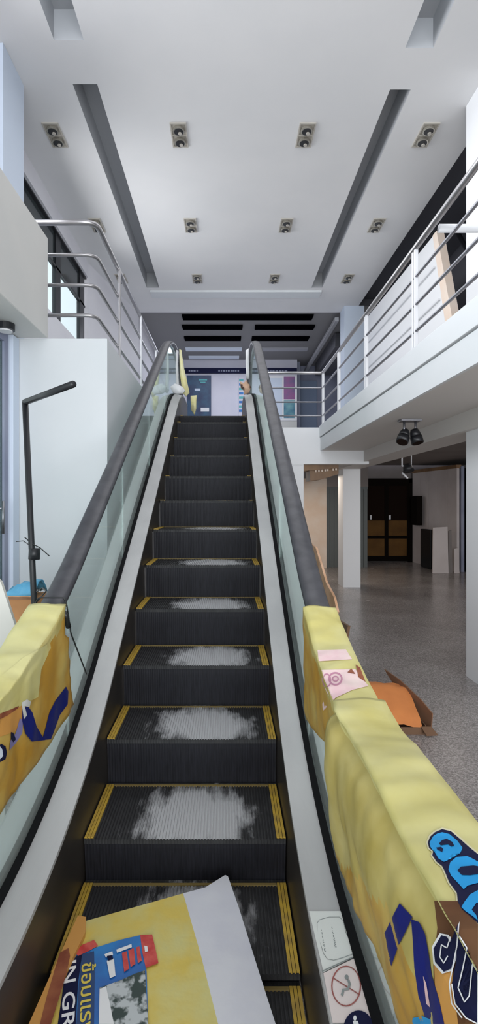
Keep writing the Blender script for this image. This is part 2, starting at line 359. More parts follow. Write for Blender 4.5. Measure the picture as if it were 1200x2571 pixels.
box(bm, 2.46, 3.5, 12.77, 12.79, -1.56, .415); box(bm, 2.46, 3.5, 12.735, 12.77, .36, .42)
d = struct('door_2', bm, mat('grey_door', (.10, .115, .115), .5))
# wooden double door
dr = empty('door_1', (4.3, 13.9, -1.56)); dr['kind'] = 'structure'
bm = B(); box(bm, 3.62, 3.72, 13.86, 13.98, -1.56, .68); box(bm, 4.92, 5.02, 13.86, 13.98, -1.56, .68); box(bm, 3.62, 5.02, 13.86, 13.98, .56, .68); obj('door_frame', bm, M['darkwood'], dr)
for k, x0 in enumerate((3.72, 4.32)):
    x1 = x0 + .60; bm = B()
    box(bm, x0, x0 + .05, 13.88, 13.93, -1.54, .56); box(bm, x1 - .05, x1, 13.88, 13.93, -1.54, .56)
    for z0, z1 in ((-1.54, -1.40), (-.93, -.86), (.48, .56)): box(bm, x0 + .05, x1 - .05, 13.88, 13.93, z0, z1)
    lf = obj('door_leaf', bm, M['darkwood'], dr)
    obj('upper_panel', box(B(), x0 + .05, x1 - .05, 13.90, 13.92, -.45, .48), M['brownglass'], lf)
    obj('middle_panel', box(B(), x0 + .05, x1 - .05, 13.90, 13.92, -.86, -.45), M['tan'], lf)
    obj('lower_panel', box(B(), x0 + .05, x1 - .05, 13.90, 13.92, -1.40, -.93), M['tan'], lf)
    hx = x1 - .46 if k == 0 else x0 + .05
    bm = B(); box(bm, hx, hx + .05, 13.83, 13.87, -.42, -.30, .006); box(bm, hx + .015, hx + .035, 13.87, 13.9, -.38, -.34); obj('handle', bm, M['whitemetal'], lf)
# pinkish partition made of tall boards
prt = B(); a = Vector((5.0, 13.85, 0)); b = Vector((5.32, 11.9, 0))
for k in range(5):
    p = a.lerp(b, k / 5 + .004); q = a.lerp(b, (k + 1) / 5 - .004)
    prism(prt, [(p.x, p.y, -1.56), (q.x, q.y, -1.56), (q.x + .06, q.y, -1.56), (p.x + .06, p.y, -1.56)], (0, 0, 2.38))
struct('wall_partition', prt, M['pinkwhite'])
struct('trim_4', prism(B(), [(4.99, 13.85, .82), (5.31, 11.9, .82), (5.42, 11.9, .82), (5.1, 13.85, .82)], (0, 0, .08)), M['wood'])
dr = struct('door_3', box(B(), 5.40, 5.47, 11.86, 11.95, -1.56, .86), M['bluegrey'])
obj('door_leaf', box(B(), 5.47, 6.3, 11.88, 11.93, -1.56, .82), M['dark'], dr)
struct('wall_room_right', box(B(), 6.3, 7.5, 11.85, 11.95, -1.56, 1.03), M['taupe'])

# ------------------------------------------------------------------ escalator
def path(Y, zl, c, zh, h):
    lin = c + .577 * Y
    for z, s in ((zl, 1), (zh, -1)):
        Y0 = (z - c) / .577; d = (Y - Y0)
        if abs(d) < h: return z + s * .577 * (s * d + h) ** 2 / (4 * h)
        if s * d <= -h: return z
    return lin
nose = lambda Y: path(Y, -1.545, -2.525, 1.13, .45)
deckz = lambda Y: path(Y, -1.195, -2.35, 1.47, .62)
handz = lambda Y: path(Y, -.585, -1.60, 2.07, .60)
XL, XR = -.565, .245                      # skirt lines
HL, HR = -.685, .362                      # handrail centre lines
esc = empty('escalator', (-.16, 1.2, -1.56))
tagit(esc, 'long narrow escalator rising to the upper floor, dark steps, steel decks and glass sides', 'escalator')
step_z = {-1: -1.54, 0: -1.50, 1: -1.325, 2: -1.11, 3: -.885, 4: -.655, 5: -.427, 6: -.198, 7: .031, 8: .26, 9: .49, 10: .72, 11: .95, 12: 1.09, 13: 1.13}
RUN = .396
def sy(n): return 2.05 + RUN * (n - 1)
cx = (XL + XR) / 2; hw = .399
for n in range(-1, 14):
    y0, z = sy(n), step_z[n]; y1 = y0 + RUN; zb = step_z.get(n - 1, z - .02)
    bm = B(); box(bm, cx - hw, cx + hw, y0, y1 + .02, z - .022, z - .004)
    for k in range(64):                      # raised cleats
        x = cx - hw + .001 + k * (2 * hw / 64); box(bm, x, x + .0075, y0 - .003, y1 - .002, z - .006, z)
    st = obj('step', bm, M['tread'], esc, origin=(cx + .02, y0, z))
    bm = B(); hh = z - .02 - zb; N = 6; rows = []
    bot = zb - .01
    for k in range(N + 1):                    # gently bowed riser with ribs
        t = k / N; zz = bot + (z - .012 - bot) * t; yy = y0 + .004 + .018 * math.sin(math.pi * (1 - t) * .5) ** 2
        rows.append([bm.verts.new((cx - hw + 2 * hw * j / 128, yy + (.0011 if j % 2 else 0), zz)) for j in range(129)])
    for a_, b_ in zip(rows, rows[1:]):
        for j in range(128): bm.faces.new((a_[j], a_[j + 1], b_[j + 1], b_[j]))
    obj('riser', bm, M['riser'], st)
    for xs in (cx - hw, cx + hw - .036):
        bm = B()
        for k in range(3): box(bm, xs + k * .0125, xs + k * .0125 + .0105, y0 + .002, y1 - .004, z - .004, z + .0035)
        obj('yellow_border', bm, M['yellow'], st)
    obj('rear_border', box(B(), cx - hw + .038, cx + hw - .038, y1 - .016, y1 - .004, z - .004, z + .0025), M['dullyellow'], st)
Ys = [-.45 + .05 * k for k in range(int((7.75 + .45) / .05) + 1)]
def ribbon(bm, prof, zf, ys=None, mi=0):
    rows = [[bm.verts.new((x, y, (zf(y) + dz) if dz > -50 else -1.56 + .0)) for x, dz in prof] for y in (ys or Ys)]
    n = len(prof)
    for a_, b_ in zip(rows, rows[1:]):
        for k in range(n): bm.faces.new((a_[k], a_[(k + 1) % n], b_[(k + 1) % n], b_[k])).material_index = mi
    bm.faces.new(rows[0]); bm.faces.new(rows[-1][::-1]); return bm
newel = []
for s, xi, hc in ((-1, XL, HL), (1, XR, HR)):
    o = s
    side = 'left' if s < 0 else 'right'
    gx = hc                                        # glass plane
    ge = gx - o * .030                             # inner edge of gasket
    sk = obj('skirt', ribbon(B(), [(xi, -.012), (xi + o * .012, -.012), (xi + o * .012, -.62), (xi, -.62)], deckz), M['skirt'], esc)
    dk = obj('inner_deck', ribbon(B(), [(xi - o * .002, -.004), (ge, .016), (ge, -.004), (xi - o * .002, -.02)], deckz), M['deck'], esc)
    obj('gasket', ribbon(B(), [(ge, .024), (gx - o * .006, .026), (gx - o * .006, -.01), (ge, -.01)], deckz), M['gasket'], esc)
    obj('outer_gasket', ribbon(B(), [(gx + o * .006, .026), (gx + o * .022, .024), (gx + o * .022, -.01), (gx + o * .006, -.01)], deckz), M['gasket'], esc)
    od = obj('outer_deck', ribbon(B(), [(gx + o * .022, .016), (gx + o * .115, .004), (gx + o * .115, -.03), (gx + o * .022, -.01)], deckz), M['deck'], esc)
    # cladding from outer deck to the floor
    bm = B(); rows = [[bm.verts.new((gx + o * .110, y, deckz(y) - .028)), bm.verts.new((gx + o * .110, y, max(-1.56, nose(y) - .75))), bm.verts.new((gx + o * .095, y, max(-1.56, nose(y) - .75))), bm.verts.new((gx + o * .095, y, deckz(y) - .028))] for y in Ys]
    for a_, b_ in zip(rows, rows[1:]):
        for k in range(4): bm.faces.new((a_[k], a_[(k + 1) % 4], b_[(k + 1) % 4], b_[k]))
    obj('outer_cladding', bm, M['clad'], esc)
    # glass panels
    cuts = [-.40, 1.05, 2.25, 3.45, 4.65, 5.85, 7.05, 7.62]
    for a0, a1 in zip(cuts, cuts[1:]):
        ys = [a0 + .003 + (a1 - a0 - .006) * k / 12 for k in range(13)]; bm = B()
        rows = [[bm.verts.new((gx + dx, y, zf)) for dx, zf in ((-.005, deckz(y) + .0), (.005, deckz(y) + .0), (.005, handz(y) - .03), (-.005, handz(y) - .03))] for y in ys]
        for p, q in zip(rows, rows[1:]):
            for k in range(4): bm.faces.new((p[k], p[(k + 1) % 4], q[(k + 1) % 4], q[k]))
        bm.faces.new(rows[0]); bm.faces.new(rows[-1][::-1])
        obj('glass_panel', bm, M['glass'], esc)
    # handrail: swept flat-oval section with newel returns
    pts = []
    ra = .30
    zc = handz(-.4) - ra
    for k in range(13): a_ = -math.pi / 2 - math.pi * k / 12; pts.append((-.40 + ra * math.cos(a_) * 1.0, zc + ra * math.sin(a_)))
    pts += [(y, handz(y)) for y in Ys if -.35 < y < 7.5]
    zc = handz(7.5) - ra
    for k in range(13): a_ = math.pi / 2 - math.pi * k / 12; pts.append((7.5 + ra * math.cos(a_), zc + ra * math.sin(a_)))
    prof = [(-.036, -.032), (-.046, -.016), (-.046, .002), (-.034, .014), (0, .018), (.034, .014), (.046, .002), (.046, -.016), (.036, -.032)]
    bm = B(); rows = []
    for i, (y, z) in enumerate(pts):
        y2, z2 = pts[min(i + 1, len(pts) - 1)]; y1_, z1_ = pts[max(i - 1, 0)]; t = Vector((y2 - y1_, z2 - z1_)).normalized(); nx = Vector((-t.y, t.x))
        rows.append([bm.verts.new((gx + u, y + nx.x * v, z + nx.y * v)) for u, v in prof])
    for p, q in zip(rows, rows[1:]):
        for k in range(len(prof)): bm.faces.new((p[k], p[(k + 1) % len(prof)], q[(k + 1) % len(prof)], q[k]))
    bm.faces.new(rows[0]); bm.faces.new(rows[-1][::-1])
    hr = obj('handrail', bm, M['rubber'], esc, True)
    bm = B(); ribbon(bm, [(gx - .012, -.022), (gx + .012, -.022), (gx + .012, -.036), (gx - .012, -.036)], handz, [y for y in Ys if y < 7.5]); obj('handrail_guide', bm, M['steel'], esc)
bm = B(); box(bm, XL + .002, XR - .002, -.6, sy(-1) - .004, -1.558, -1.535); obj('comb_plate', bm, M['steel'], esc)
bm = B(); box(bm, XL + .002, XR - .002, sy(14), 7.93, 1.10, 1.135); obj('comb_plate', bm, M['steel'], esc)
# stickers on the right inner deck (deck is level near the viewer)
gR = HR - .030
def deck_pt(px, py, lift=.003, X0=XR, X1=gR):
    # intersect the view ray with the sloping right deck
    lo, hi = .8, 4.0
    for _ in range(50):
        Y = (lo + hi) / 2; x = (px - VX) / F * Y; z = -(py - VY) / F * Y; t = (x - X0) / (X1 - X0)
        zd = deckz(Y) - .004 + .020 * t
        if z > zd: lo = Y
        else: hi = Y
    return Vector((x, Y, zd + lift))
def decal(name, pts, m, parent):
    bm = B(); bm.faces.new([bm.verts.new(p) for p in pts]); bmesh.ops.triangulate(bm, faces=bm.faces[:]); return obj(name, bm, m, parent)
def stroke(bm, pts, w, up):
    up = Vector(up); pts = [Vector(p) for p in pts]; L = []
    for i, p in enumerate(pts):
        t = (pts[min(i + 1, len(pts) - 1)] - pts[max(i - 1, 0)]).normalized(); s = t.cross(up).normalized() * w / 2
        L.append((bm.verts.new(p + s), bm.verts.new(p - s)))
    for a_, b_ in zip(L, L[1:]): bm.faces.new((a_[0], a_[1], b_[1], b_[0]))
    return bm
inner = [o for o in esc.children if o.name.startswith('inner_deck')][1]
UPV = (0, 0, 1)
sk1 = decal('thai_notice_sticker', [deck_pt(*p) for p in ((776, 2290), (868, 2290), (896, 2402), (812, 2444))], M['sticker'], inner)
def dline(pts, w, m, name, lift=.0045, par=None):
    bm = B(); stroke(bm, [deck_pt(*p, lift) for p in pts], w, UPV); return obj(name, bm, m, par or inner)
rr = [(796, 2322), (802, 2313), (826, 2306), (852, 2306), (862, 2316), (868, 2345), (880, 2370), (888, 2390), (884, 2400), (862, 2408), (838, 2415), (822, 2412), (812, 2398), (804, 2370), (798, 2345), (796, 2322)]
dline(rr, .0016, M['greyline'], 'notice_outline')
dline([(808, 2443), (897, 2402)], .003, M['greyline'], 'sticker_seam')
decal('no_entry_sticker', [deck_pt(*p) for p in ((812, 2446), (898, 2405), (945, 2571), (835, 2571))], M['pinksticker'], inner)
def ell(cx_, cy_, rx, ry, tilt=0, n=28): return [(cx_ + rx * math.cos(a_) * math.cos(tilt) - ry * math.sin(a_) * math.sin(tilt), cy_ + rx * math.cos(a_) * math.sin(tilt) + ry * math.sin(a_) * math.cos(tilt)) for a_ in [2 * math.pi * k / n for k in range(n + 1)]]
dline(ell(869, 2480, 36, 50), .0032, M['redline'], 'prohibition_ring')
dline([(837, 2460), (903, 2502)], .003, M['redline'], 'prohibition_slash')
bm = B(); bm.faces.new([bm.verts.new(deck_pt(*p, .005)) for p in ell(870, 2458, 5, 6, n=12)[:-1]])
stroke(bm, [deck_pt(*p, .005) for p in ((874, 2464), (878, 2476), (874, 2488), (862, 2490), (858, 2505))], .006, UPV)
obj('running_figure_symbol', bm, M['greyline'], inner)
bm = B(); bm.faces.new([bm.verts.new(deck_pt(*p, .005)) for p in ell(900, 2590, 38, 48)[:-1]]); obj('round_blue_symbol', bm, M['navy'], inner)
bm = B(); bm.faces.new([bm.verts.new(deck_pt(*p, .0065)) for p in ell(891, 2563, 4, 7, n=12)[:-1]]); stroke(bm, [deck_pt(*p, .0065) for p in ((892, 2570), (897, 2590))], .012, UPV); obj('figure_symbol', bm, M['whitep'], inner)

def text_mesh(txt, size, offset=0.0):
    cu = bpy.data.curves.new('t', 'FONT'); cu.body = txt; cu.size = size; cu.offset = offset; cu.resolution_u = 4
    to = bpy.data.objects.new('t', cu); C.objects.link(to); bpy.context.view_layer.update()
    me = bpy.data.meshes.new_from_object(to.evaluated_get(bpy.context.evaluated_depsgraph_get()))
    bpy.data.objects.remove(to); bpy.data.curves.remove(cu); return me
def text(name, txt, size, origin, xd, yd, m, parent, offset=0.0, sub=0, conform=None, sx=1.0):
    me = text_mesh(txt, size, offset); bm = B(); bm.from_mesh(me); bpy.data.meshes.remove(me)
    if sub:
        bmesh.ops.triangulate(bm, faces=bm.faces[:])
        for _ in range(sub):
            bmesh.ops.subdivide_edges(bm, edges=[e for e in bm.edges if e.calc_length() > size * .12], cuts=1); bmesh.ops.triangulate(bm, faces=bm.faces[:])
    xd, yd, origin = Vector(xd).normalized(), Vector(yd).normalized(), Vector(origin)
    for v in bm.verts:
        p = origin + xd * v.co.x * sx + yd * v.co.y; v.co = conform(p) if conform else p
    return obj(name, bm, m, parent)
# thai notice text (two small lines)
e0 = deck_pt(866, 2330, .005); e1 = deck_pt(878, 2392, .005); e2 = deck_pt(812, 2334, .005)
xd = (e1 - e0).normalized(); 
text('thai_notice_text', 'โปรดจับ', .026, deck_pt(806, 2336, .0048), xd, Vector((-xd.y, xd.x, 0)), M['greyline'], inner, sx=.9)
text('thai_notice_text', 'ราวบันได', .024, deck_pt(832, 2330, .0048), xd, Vector((-xd.y, xd.x, 0)), M['greyline'], inner, sx=.8)

# ------------------------------------------------------------------ railings
def rail_path(bm, pts, r): return tube(bm, pts, r, 10)
lr = empty('balcony_railing', (-.945, 5.5, 1.19)); tagit(lr, 'steel railing with four bent pipes on the left upper floor edge', 'railing')
for i, z in enumerate((2.075, 1.836, 1.614, 1.39)):
    p = round_path([(-1.50, 3.82, z), (-.955, 3.82, z), (-.93, 8.6, z)], .09)
    obj('top_rail' if i == 0 else 'rail', rail_path(B(), p, .021 if i == 0 else .014), M['rail'], lr, True)
for y in (4.55, 5.69, 6.93, 8.2): obj('post', box(B(), -.94, -.922, y, y + .022, 1.203, 2.065, .003), M['rail' if y < 5 else 'whitemetal'], lr)
rr_ = empty('balcony_railing', (1.5, 4, 1.19)); tagit(rr_, 'steel railing with four pipes along the right gallery and round the far landing', 'railing')
for i, z in enumerate((2.02, 1.79, 1.57, 1.36)):
    p = round_path([(1.5, -2.0, z), (1.5, 7.99, z), (.50, 7.99, z)], .05)
    obj('top_rail' if i == 0 else 'rail', rail_path(B(), p, .024 if i == 0 else .0125), M['rail'] if i == 0 else M['darksteel'], rr_, True)
for y in (-.1, 1.3, 2.7, 4.10, 5.52, 6.85, 7.96):
    bm = B(); box(bm, 1.485, 1.515, y - .035, y - .015, 1.195, 2.0, .003); box(bm, 1.485, 1.515, y + .015, y + .035, 1.195, 2.0, .003); box(bm, 1.48, 1.52, y - .04, y + .04, 1.195, 1.205)
    obj('post', bm, M['whitemetal'], rr_)
bm = B(); tube(bm, [(1.55, 3.76, 2.0), (2.6, 3.76, 2.0)], .03, 12)
obj('cross_pipe', bm, M['whitemetal'], rr_, True)
# white leaning panel upstairs
pn = empty('display_panel', (2.45, 7.4, 1.19)); tagit(pn, 'long white panel with pale wooden end behind the right gallery railing', 'panel')
pz = [(2.45, 6.05, 3.16), (2.45, 8.9, 3.22), (2.45, 8.9, 1.186), (2.45, 5.36, 1.186)]
obj('board', prism(B(), pz, (.06, 0, 0)), M['brightwhite'], pn)
obj('wooden_edge', prism(B(), [(2.44, 5.99, 3.16), (2.44, 6.10, 3.16), (2.44, 5.50, 1.186), (2.44, 5.28, 1.186)], (.085, 0, 0)), M['peach'], pn)
for z in (2.75, 2.32, 1.9, 1.5): obj('ledge', box(B(), 2.425, 2.449, 6.05 - (3.16 - z) * .3 + .1, 8.85, z, z + .02), M['whitemetal'], pn)
bm = B(); tube(bm, [(3.1, 6.9, 3.6), (3.05, 5.6, 2.0), (3.0, 5.4, 1.2)], .03, 8); tagit(obj('leaning_pole', bm, M['black'], None, True), 'black pole leaning in the dark gallery behind the railing', 'pole')
# duct along ceiling upstairs
bm = B(); box(bm, 2.06, 2.14, 9.76, 13.55, 3.44, 3.52, .01); tagit(obj('ceiling_duct', bm, mat('pale_duct', (.36, .36, .38), .5)), 'straight pale grey duct hung below the grey ceiling beside the far column', 'duct')
bm = B(); box(bm, 2.3, 2.7, 10.9, 13.3, 3.30, 3.6, .02); tagit(obj('ceiling_duct', bm, M['charcoal']), 'wide dark ventilation duct under the grey ceiling right of the thin duct', 'duct')

# far wall: sign band, posters
def w13(px, py, dy=0): return Vector(((px - VX) / 100 * (12.99 - dy) / 13, 12.99 - dy, (VY - py) / 100 * (12.99 - dy) / 13))
def panel(name, px0, px1, py0, py1, m, parent=None, d=.0, t=.02):
    a_ = w13(px0, py1); b_ = w13(px1, py0); bm = B(); box(bm, a_.x, b_.x, 12.985 - d - t, 12.985 - d, a_.z, b_.z); return obj(name, bm, m, parent)
sg = panel('sign_band', 455, 745, 925, 938, M['navy'], t=.04); tagit(sg, 'long thin navy sign band across the top of the far wall', 'sign')
for a_, b_ in ((474, 500), (548, 600), (672, 722)):
    bm = B(); x = a_
    while x < b_:
        wd = random.uniform(3, 7); p = w13(x, 934); q = w13(min(x + wd, b_), 930); box(bm, p.x, q.x, 12.935, 12.944, p.z, q.z); x += wd + 2
    obj('faded_lettering', bm, M['bluegrey'], sg)
ps = panel('wall_poster', 470, 530, 943, 1050, M['poster']); tagit(ps, 'tall navy poster with a small white box near its foot on the far wall', 'poster')
panel('white_box_print', 504, 525, 1024, 1034, M['whitep'], ps, .02, .004); panel('pale_print', 489, 503, 976, 982, M['bluewhite'], ps, .02, .004)
panel('script_print', 499, 520, 952, 956, M['teal'], ps, .02, .004); panel('script_print', 503, 516, 959, 962, M['teal'], ps, .02, .004)
fl = panel('notice_column', 599, 613, 948, 1046, M['lavender']); tagit(fl, 'narrow pale notice with a column of blue marks at the right newel', 'notice')
for k in range(8): panel('blue_mark', 600, 611, 952 + k * 11, 958 + k * 11, M['blueprint'] if k % 2 else M['teal'], fl, .02, .003)
fr = empty('poster_case', w13(706, 1000)); tagit(fr, 'white framed case with purple and teal pictures on the far wall at right', 'poster')
panel('frame_backing', 664, 745, 943, 1056, M['whitep'], fr); panel('left_sheet', 674, 708, 950, 1052, M['bluewhite'], fr, .02, .004)
panel('purple_picture', 712, 740, 946, 1003, mat('purple_print', (.16, .12, .26), .4, col2=(.35, .10, .28), scale=4), fr, .02, .004); panel('teal_picture', 712, 740, 1006, 1050, mat('teal_poster_print', (.05, .18, .28), .4, col2=(.2, .42, .45), scale=4), fr, .02, .004)
panel('pale_base_panel', 664, 745, 1058, 1090, M['beige'], fr)
sh = panel('blue_door_panel', 757, 805, 942, 1090, mat('mid_blue_paint', (.20, .26, .38), .5), t=.02)
sh.location.y += .60; tagit(sh, 'blue grey panel beside the poster case, behind the far railing corner', 'panel')

# ------------------------------------------------------------------ lights in the ceiling
def downlight(x, y, label):
    r = empty('ceiling_downlight', (x, y, CZ)); tagit(r, label, 'light', 'twin recessed downlights in the main ceiling')
    bm = B(); w, l = .078, .165
    box(bm, x - w, x - w + .012, y - l, y + l, CZ - .012, CZ); box(bm, x + w - .012, x + w, y - l, y + l, CZ - .012, CZ)
    for yy in (y - l, y - .006, y + l - .012): box(bm, x - w + .012, x + w - .012, yy, yy + .012, CZ - .012, CZ)
    obj('frame', bm, M['fixture'], r)
    obj('backing', box(B(), x - w + .010, x + w - .010, y - l + .01, y + l - .01, CZ - .004, CZ), mat('fixture_back', (.42, .39, .34), .5) if not bpy.data.materials.get('fixture_back') else bpy.data.materials['fixture_back'], r)
    for s in (-1, 1):
        yc = y + s * .08; bm = B()
        tube(bm, [(x, yc, CZ - .005), (x, yc, CZ - .03)], .056, 20); rg = obj('lamp', bm, M['lampwarm'], r)
        bm = B(); tube(bm, [(x, yc, CZ - .031), (x, yc, CZ - .035)], .044, 20); obj('lamp_opening', bm, M['black'], rg)
        bm = B(); tube(bm, [(x + .012, yc + .01, CZ - .036), (x + .012, yc + .01, CZ - .046)], .018, 12); obj('bulb', bm, M['fixture'], rg)
    return r
cols_ = ['leftmost, beyond the left slot', 'just right of the left slot', 'just left of the right slot', 'rightmost, beyond the right slot']
rows_ = ['twin recessed downlight in the nearest row, ', 'twin recessed downlight in the middle row, ', 'twin recessed downlight in the farthest row, ']
first = None
for j, y in enumerate((5.05, 6.69, 8.27)):
    for i, x in enumerate((-1.66, -.45, .78, 1.95)):
        lab = rows_[j] + cols_[i]
        if first is None: first = downlight(x, y, lab); base0 = first.location.copy()
        else:
            c = copy_tree(first, (x, y, CZ + H)); c['label'] = lab
# little downlight below the parapet
r = empty('soffit_downlight', (-1.47, 3.46, 1.2)); tagit(r, 'small round downlight under the left parapet above the glass front', 'light')
bm = B(); tube(bm, [(-1.47, 3.46, 1.203), (-1.47, 3.46, 1.16)], .06, 20); obj('housing', bm, M['black'], r)
bm = B(); tube(bm, [(-1.47, 3.46, 1.159), (-1.47, 3.46, 1.15)], .045, 20); obj('lens', bm, M['whitep'], r)
# spotlights below gallery
def spot(name, c, label, heads, drop, rod=None):
    r = empty(name, c); tagit(r, label, 'light'); x, y, z = c
    obj('mounting_plate', box(B(), x - .10, x + .10, y - .06, y + .06, z - .02, z, .004), M['darksteel'], r)
    for hx, hy, d, k in heads:
        top = Vector((x + hx, y + hy, z - .02)); piv = Vector((x + hx, y + hy, z - drop)); d = Vector(d).normalized()
        bm = B(); tube(bm, [top, piv], .012, 8); st = obj('stem', bm, rod or M['darksteel'], r, True)
        bm = B(); n = 16
        tube(bm, [piv - d * .055, piv - d * .03, piv + d * .02], .036, n, r2=.055); tube(bm, [piv + d * .02, piv + d * .085], .058, n)
        hd = obj('lamp_head', bm, M['black'], r, True)
        bm = B(); tube(bm, [piv + d * .0855, piv + d * .088], .050, n); obj('lens', bm, M['brownglass'], hd)
    return r
spot('spotlight', (1.78, 5.0, .814), 'black twin headed spotlight under the right gallery soffit', [(-.055, 0, (-.45, -.5, -1), 0), (.055, 0, (.15, -.3, -1), 0)], .15)
r = empty('hanging_spotlight', (2.72, 7.8, 1.03)); tagit(r, 'black lamp on a pale bracket hanging in the ground floor room', 'light')
bm = B(); box(bm, 2.62, 2.84, 7.74, 7.86, 1.015, 1.035, .003); obj('mounting_plate', bm, M['darksteel'], r)
bm = B(); tube(bm, [(2.66, 7.8, 1.015), (2.66, 7.8, .57)], .012, 8); tube(bm, [(2.80, 7.8, 1.015), (2.80, 7.8, .57)], .008, 8); tube(bm, [(2.66, 7.8, .57), (2.80, 7.8, .57)], .012, 8); tube(bm, [(2.66, 7.8, .47), (2.74, 7.78, .38)], .014, 8); obj('bracket', bm, M['whitemetal'], r, True)
bm = B(); tube(bm, [(2.74, 7.8, .58), (2.74, 7.78, .54), (2.745, 7.76, .49)], .06, 14, r2=.085); obj('lamp_head', bm, M['black'], r, True)

# ------------------------------------------------------------------ things around
# L shaped black lamp
r = empty('floor_lamp', (-.99, 2.8, -1.56)); tagit(r, 'thin black L shaped floor lamp before the white wall', 'lamp')
bm = B(); tube(bm, [(-.99, 2.8, -1.56), (-.99, 2.8, -1.54)], .15, 28); obj('base', bm, M['black'], r)
bm = B(); tube(bm, [(-.99, 2.8, -1.54), (-1.083, 2.8, .548)], .0165, 10); obj('pole', bm, M['black'], r, True)
bm = B(); d = (Vector((-.705, 2.40, .55)) - Vector((-1.083, 2.8, .55))); tube(bm, [(-1.085, 2.802, .55), (-.705, 2.40, .555)], .0165, 10); obj('arm', bm, M['black'], r, True)
bm = B(); tube(bm, [(-1.035, 2.8, -.30), (-1.032, 2.8, -.24)], .03, 12); obj('clamp', bm, M['black'], r, True)
bm = B()
tube(bm, [onY(62, 1349, 2.8), onY(80, 1365, 2.79), onY(100, 1375, 2.78), onY(124, 1396, 2.76)], .003, 6); tube(bm, [onY(40, 1360, 2.8), onY(58, 1358, 2.8), onY(76, 1370, 2.79)], .0025, 6)
tagit(obj('loose_wire', bm, M['wire'], None, True), 'short thin wire twisted round the black lamp pole', 'wire')
# box stack left
r = empty('cardboard_box', (-1.33, 3.0, -1.56)); tagit(r, 'tall orange brown cardboard box between glass front and lamp pole', 'box')
bm = B(); box(bm, -1.26, -1.07, 2.9, 3.15, -1.56, -.535, .004); obj('body', bm, M['card'], r)
bm = B(); prism(bm, [(-1.26, 2.895, -.535), (-1.07, 2.895, -.535), (-1.065, 2.865, -.515), (-1.255, 2.865, -.515)], (0, .004, .004)); obj('flap', bm, M['cardlight'], r)
# blue bag draped on box
bm = B(); rows = []
for i in range(14):
    rows.append([])
    for j in range(10):
        u, v = i / 13, j / 9; p = Vector((-1.255 + .18 * u, 2.91 + .22 * v, -.528 + .05 * abs(noise.noise(Vector((u * 4, v * 4, 1)))) + .06 * math.sin(math.pi * v) * (.4 + u)))
        rows[-1].append(bm.verts.new(p))
for i in range(13):
    for j in range(9): bm.faces.new((rows[i][j], rows[i + 1][j], rows[i + 1][j + 1], rows[i][j + 1]))
o = obj('plastic_bag', bm, M['bluebag'], None, True); tagit(o, 'crumpled blue plastic bag on top of the tall cardboard box', 'bag')
s = o.modifiers.new('s', 'SOLIDIFY'); s.thickness = .004
# white board leaning outside left handrail
bm = B(); prism(bm, [onY(-60, 1400, 2.15), onY(2, 1462, 2.15), onY(44, 1590, 2.15), onY(12, 1640, 2.15), onY(12, 2208, 2.15), onY(-60, 2208, 2.15)], (0, .02, 0))
tagit(obj('foam_board', bm, M['foam']), 'white foam board standing at the left edge outside the handrail', 'board')

# cardboard sheets outside the right handrail
def sheet(name, pts, X, m, label, tx=.012, amp=.015):
    bm = B(); P = [onX(px, py, X) for px, py in pts]; lo = min(p.y for p in P); 
    prism(bm, P, (tx, 0, 0)); o = obj(name, bm, m); tagit(o, label, 'cardboard', 'cardboard sheets leaning by the escalator'); return o
sheet('cardboard_sheet', [(762, 1352), (792, 1374), (806, 1420), (818, 1462), (838, 1500), (846, 1536), (838, 1560), (846, 2050), (762, 1900)], .56, M['cardlight'], 'tall pale brown cardboard sheet with torn edge outside the right handrail')
sheet('cardboard_sheet', [(830, 1545), (848, 1556), (873, 1572), (866, 1612), (866, 2180), (812, 2050)], .535, M['carddark'], 'short dark brown cardboard corner beside the start of the right yellow wrapping')
# open box on the floor
r = empty('open_cardboard_box', (1.2, 3.6, -1.56)); tagit(r, 'open cardboard box with orange inside lying on the terrazzo floor', 'box')
bx0, bx1, by0, by1, bh = 1.02, 1.36, 3.50, 3.86, .20; z0 = -1.56
bm = B(); t = .008
box(bm, bx0, bx1, by0, by1, z0, z0 + t); box(bm, bx0, bx1, by0, by0 + t, z0 + t, z0 + .05); box(bm, bx0, bx1, by1 - t, by1, z0 + t, z0 + bh); box(bm, bx0, bx0 + t, by0 + t, by1 - t, z0 + t, z0 + bh); box(bm, bx1 - t, bx1, by0 + t, by1 - t, z0 + t, z0 + .06)
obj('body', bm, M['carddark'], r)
# bulging orange inner board
bm = B(); rows = []
for i in range(12):
    rows.append([bm.verts.new((bx0 - .03 + (bx1 - bx0 + .0) * i / 11, by0 + .0 + (by1 - by0 - .02) * j / 9, z0 + .055 + .17 * min(1, j / 7.0) ** .7 + .02 * math.sin(2.6 * i / 11 + 1) + .012 * noise.noise(Vector((i * .5, j * .5, 0))))) for j in range(10)])
for i in range(11):
    for j in range(9): bm.faces.new((rows[i][j], rows[i + 1][j], rows[i + 1][j + 1], rows[i][j + 1]))
oo = obj('orange_lining', bm, M['orange'], r, True)
zt = z0 + bh
def P_(px, py, Y): return onY(px, py, Y)
def onV(px, py, a, b):      # on the upright plane through the two ground points a, b
    a, b = Vector((a[0], a[1], 0)), Vector((b[0], b[1], 0)); n = (b - a).cross(Vector((0, 0, 1))); d = Vector(((px - VX) / F, 1, -(py - VY) / F)); return d * (a.dot(n) / d.dot(n))
bm = B(); prism(bm, [onV(*p, (1.24, 3.95), (1.41, 3.50)) for p in ((964, 1680), (1003, 1707), (1056, 1757), (1085, 1792), (1081, 1836), (1058, 1834), (1050, 1806), (1024, 1768), (994, 1728))], (.008, .003, 0)); obj('flap', bm, M['cardflap'], r)
